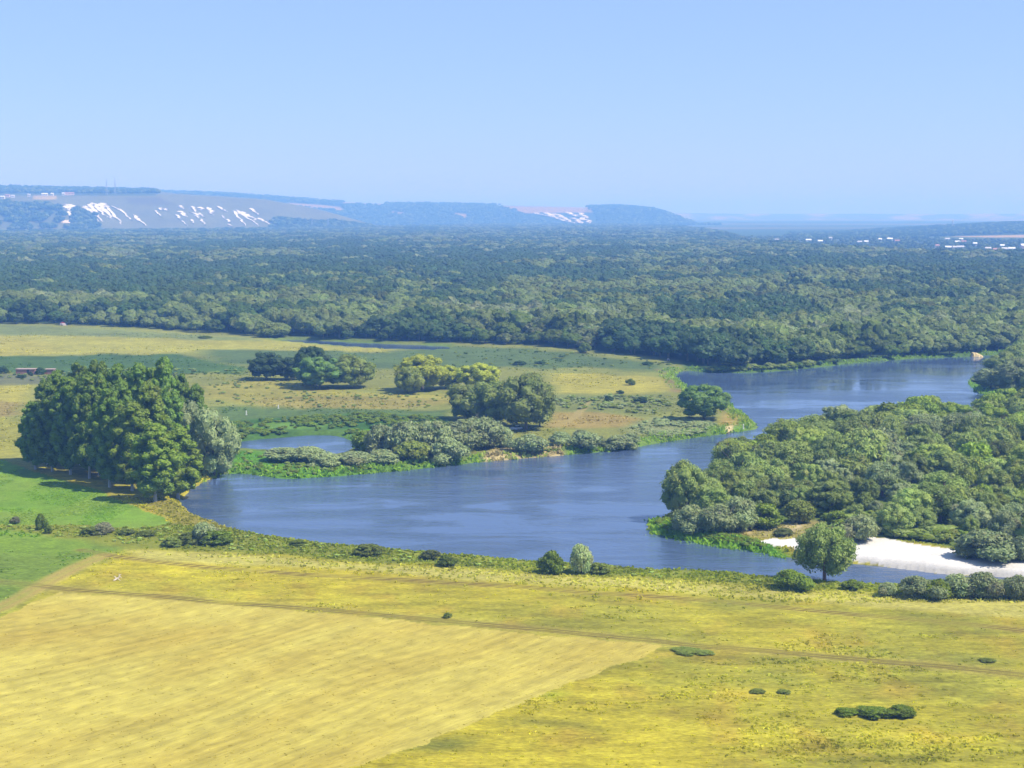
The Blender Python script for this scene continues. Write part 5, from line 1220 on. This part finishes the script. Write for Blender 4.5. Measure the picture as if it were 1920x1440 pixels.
# reeds and fresh grass along the far banks and the island
X, Y, r = pix_scatter(90000, 380, 2000, 640, 1060, 831)
sd = river_sd(X, Y); C, zn = ground_col(X, Y, True)
wv = sstep(-9, -1, sd) * (sd < .8) * (Y > 425) * (zn != 3) * (sdist(X, Y, POND) < -14) * (sdist(X, Y, CHAN) < -25)
wv = np.where((sdist(X, Y, ground_poly([(1217, 965), (1270, 985), (1340, 1004), (1420, 1018), (1480, 1040), (1300, 1014), (1217, 1000)])) > 0), .9, wv)
k = r.uniform(size=len(X)) < wv; X, Y, C = X[k], Y[k], C[k]
G = np.where((C[:, :1] < .30), C * .6 + F['reed'] * .55, C)
blades('bank_reeds', X, Y, r.uniform(.4, 1.2, len(X)), r.uniform(.5, 1.2, len(X)), G * (1.35 + .2 * r.standard_normal((len(X), 1))), 'fresh green reeds along the far banks', 3, 4)
# rough grass of the peninsula
X, Y, r = pix_scatter(20000, -200, 1420, 608, 870, 841)
sd = river_sd(X, Y); C, zn = ground_col(X, Y, True)
k = (sd < -4) & (Y < forest_edge(X)) & (Y > 470) & (zn < 3); X, Y, C = X[k], Y[k], C[k]
m = r.uniform(size=(len(X), 1))
k = fbm(X, Y, 30, 847, 3) > .02; X, Y, C = X[k], Y[k], C[k]
C = C * (2.0 + .25 * r.standard_normal((len(X), 1)))
blades('rough_grass', X, Y, r.uniform(.12, .45, len(X)), r.uniform(.5, 1.2, len(X)), C, 'rough tussock grass over the peninsula', 3, 5)

# short grass of the green meadow
X, Y, r = pix_scatter(26000, -250, 330, 855, 1000, 851)
C, zn = ground_col(X, Y, True); k = zn == 2; X, Y, C = X[k], Y[k], C[k]
k = fbm(X, Y * .5, 9, 853, 3) > -.05; X, Y, C = X[k], Y[k], C[k]
blades('pasture_grass', X, Y, r.uniform(.04, .10, len(X)), r.uniform(.4, 1.0, len(X)), C * (2.1 + .2 * r.standard_normal((len(X), 1))), 'short green grass of the meadow before the poplars', 3, 6)
# low scrub that nobody could count: silver dune willow, sedge and sloe on the peninsula, weeds of the near bank
def scrub(name, zones, label, seed, bright=1.5):
    r = np.random.default_rng(seed); P = []; S = []; I = []
    for poly, n, kinds, h0, h1 in zones:
        pg = np.array(ground_poly(poly)); got = 0
        for _ in range(40):
            x = r.uniform(pg[:, 0].min(), pg[:, 0].max(), n); y = r.uniform(pg[:, 1].min(), pg[:, 1].max(), n)
            k = (sdist(x, y, pg) > 0) & (river_sd(x, y) < -1.2) & (fbm(x, y, 12, seed, 2) + r.normal(0, .3, n) > -.05)
            x, y = x[k][:n - got], y[k][:n - got]; got += len(x)
            h = r.uniform(h0, h1, len(x)); w = h * r.uniform(1.2, 2.6, len(x))
            P.append(np.stack([x, y, height(x, y) - .1 * h], 1)); S.append(np.stack([w, w, h], 1)); I.append(r.choice(kinds, len(x)) * 2 + r.integers(0, 2, len(x)))
            if got >= n: break
    P = np.concatenate(P); S = np.concatenate(S); I = np.concatenate(I)
    sel = [0, 1, 2, 4, 5]
    remap = {k: i for i, k in enumerate(sel)}
    I = np.array([remap[i // 2] * 2 + i % 2 for i in I])
    arr = []
    for k in sel:
        for j in (0, 1):
            v, q, t, c = LODS[k * 2 + j][1]; arr.append((v, q, t, c * bright))
    scatter_object(name, P, S, r.uniform(0, 6.28, len(P)), I, label, arr, M_LEAF)
scrub('low_scrub', [([(1178, 806), (1230, 784), (1300, 786), (1345, 797), (1320, 812), (1240, 822)], 330, [1], .5, 1.3),
    ([(1035, 745), (1140, 742), (1240, 742), (1262, 762), (1220, 780), (1120, 770), (1035, 764)], 200, [0, 1, 4], .5, 1.3),
    ([(425, 796), (560, 784), (700, 778), (850, 784), (845, 800), (720, 802), (670, 826), (640, 815), (540, 816), (430, 824)], 420, [5, 2, 5], .7, 1.6),
    ([(440, 848), (560, 856), (700, 872), (900, 858), (900, 866), (700, 886), (560, 892), (440, 884)], 260, [5, 0], .4, 1.0),
    ([(960, 850), (1060, 842), (1200, 830), (1330, 812), (1400, 800), (1330, 816), (1100, 848)], 160, [5, 0], .4, .9),
    ([(390, 720), (480, 706), (560, 722), (700, 735), (860, 738), (840, 765), (560, 765), (390, 755)], 160, [0, 4], .4, 1.0),
    ([(0, 700), (320, 690), (470, 694), (460, 704), (300, 712), (0, 716)], 160, [0, 2], .5, 1.2),
    ([(900, 652), (1120, 664), (1260, 684), (1240, 700), (1000, 695), (720, 688)], 150, [2, 4], .4, 1.1),
    ([(1225, 968), (1280, 988), (1400, 1012), (1460, 1030), (1300, 1012), (1222, 996)], 200, [5], .5, 1.1),
    ([(1290, 694), (1400, 697), (1530, 688), (1700, 672), (1850, 666), (1850, 662), (1600, 676), (1400, 692)], 220, [0, 5, 2], 1.0, 3.0),
    ([(1480, 968), (1560, 980), (1640, 1004), (1760, 1022), (1880, 1034), (1880, 1020), (1700, 990), (1560, 960)], 130, [5, 0, 4], 1.2, 3.0)], 'low scrub, sedge and dune willow on the far banks', 861)
scrub('bank_weeds', [([(0, 985), (250, 990), (330, 980), (420, 992), (640, 1018), (900, 1040), (1200, 1062), (1450, 1078), (1640, 1092), (1640, 1106), (1300, 1088), (1000, 1068), (640, 1046), (400, 1030), (240, 1020), (0, 995)], 300, [5, 0, 4], .2, .6)], 'tangled green weeds along the near bank', 871, 2.3)

# ------------------------------------------------------------------ air
m, n, l = new_mat('summer_haze')
o = n.new('ShaderNodeOutputMaterial'); pv = n.new('ShaderNodeVolumePrincipled')
pv.inputs['Color'].default_value = (0.195, 0.445, 1.0, 1); pv.inputs['Absorption Color'].default_value = (0.57, 0.445, 0.0, 1); pv.inputs['Density'].default_value = 1.85e-4; pv.inputs['Anisotropy'].default_value = 0.0
l.new(pv.outputs[0], o.inputs['Volume'])
ztop = max(H, float(lf[:, 2].max()), float(mf[:, 2].max())) + 75
add('haze', MB().box(-42000, 42000, -2500, 61000, -6, ztop).mesh('haze', m), kind='stuff', label='pale blue summer haze over the whole valley')
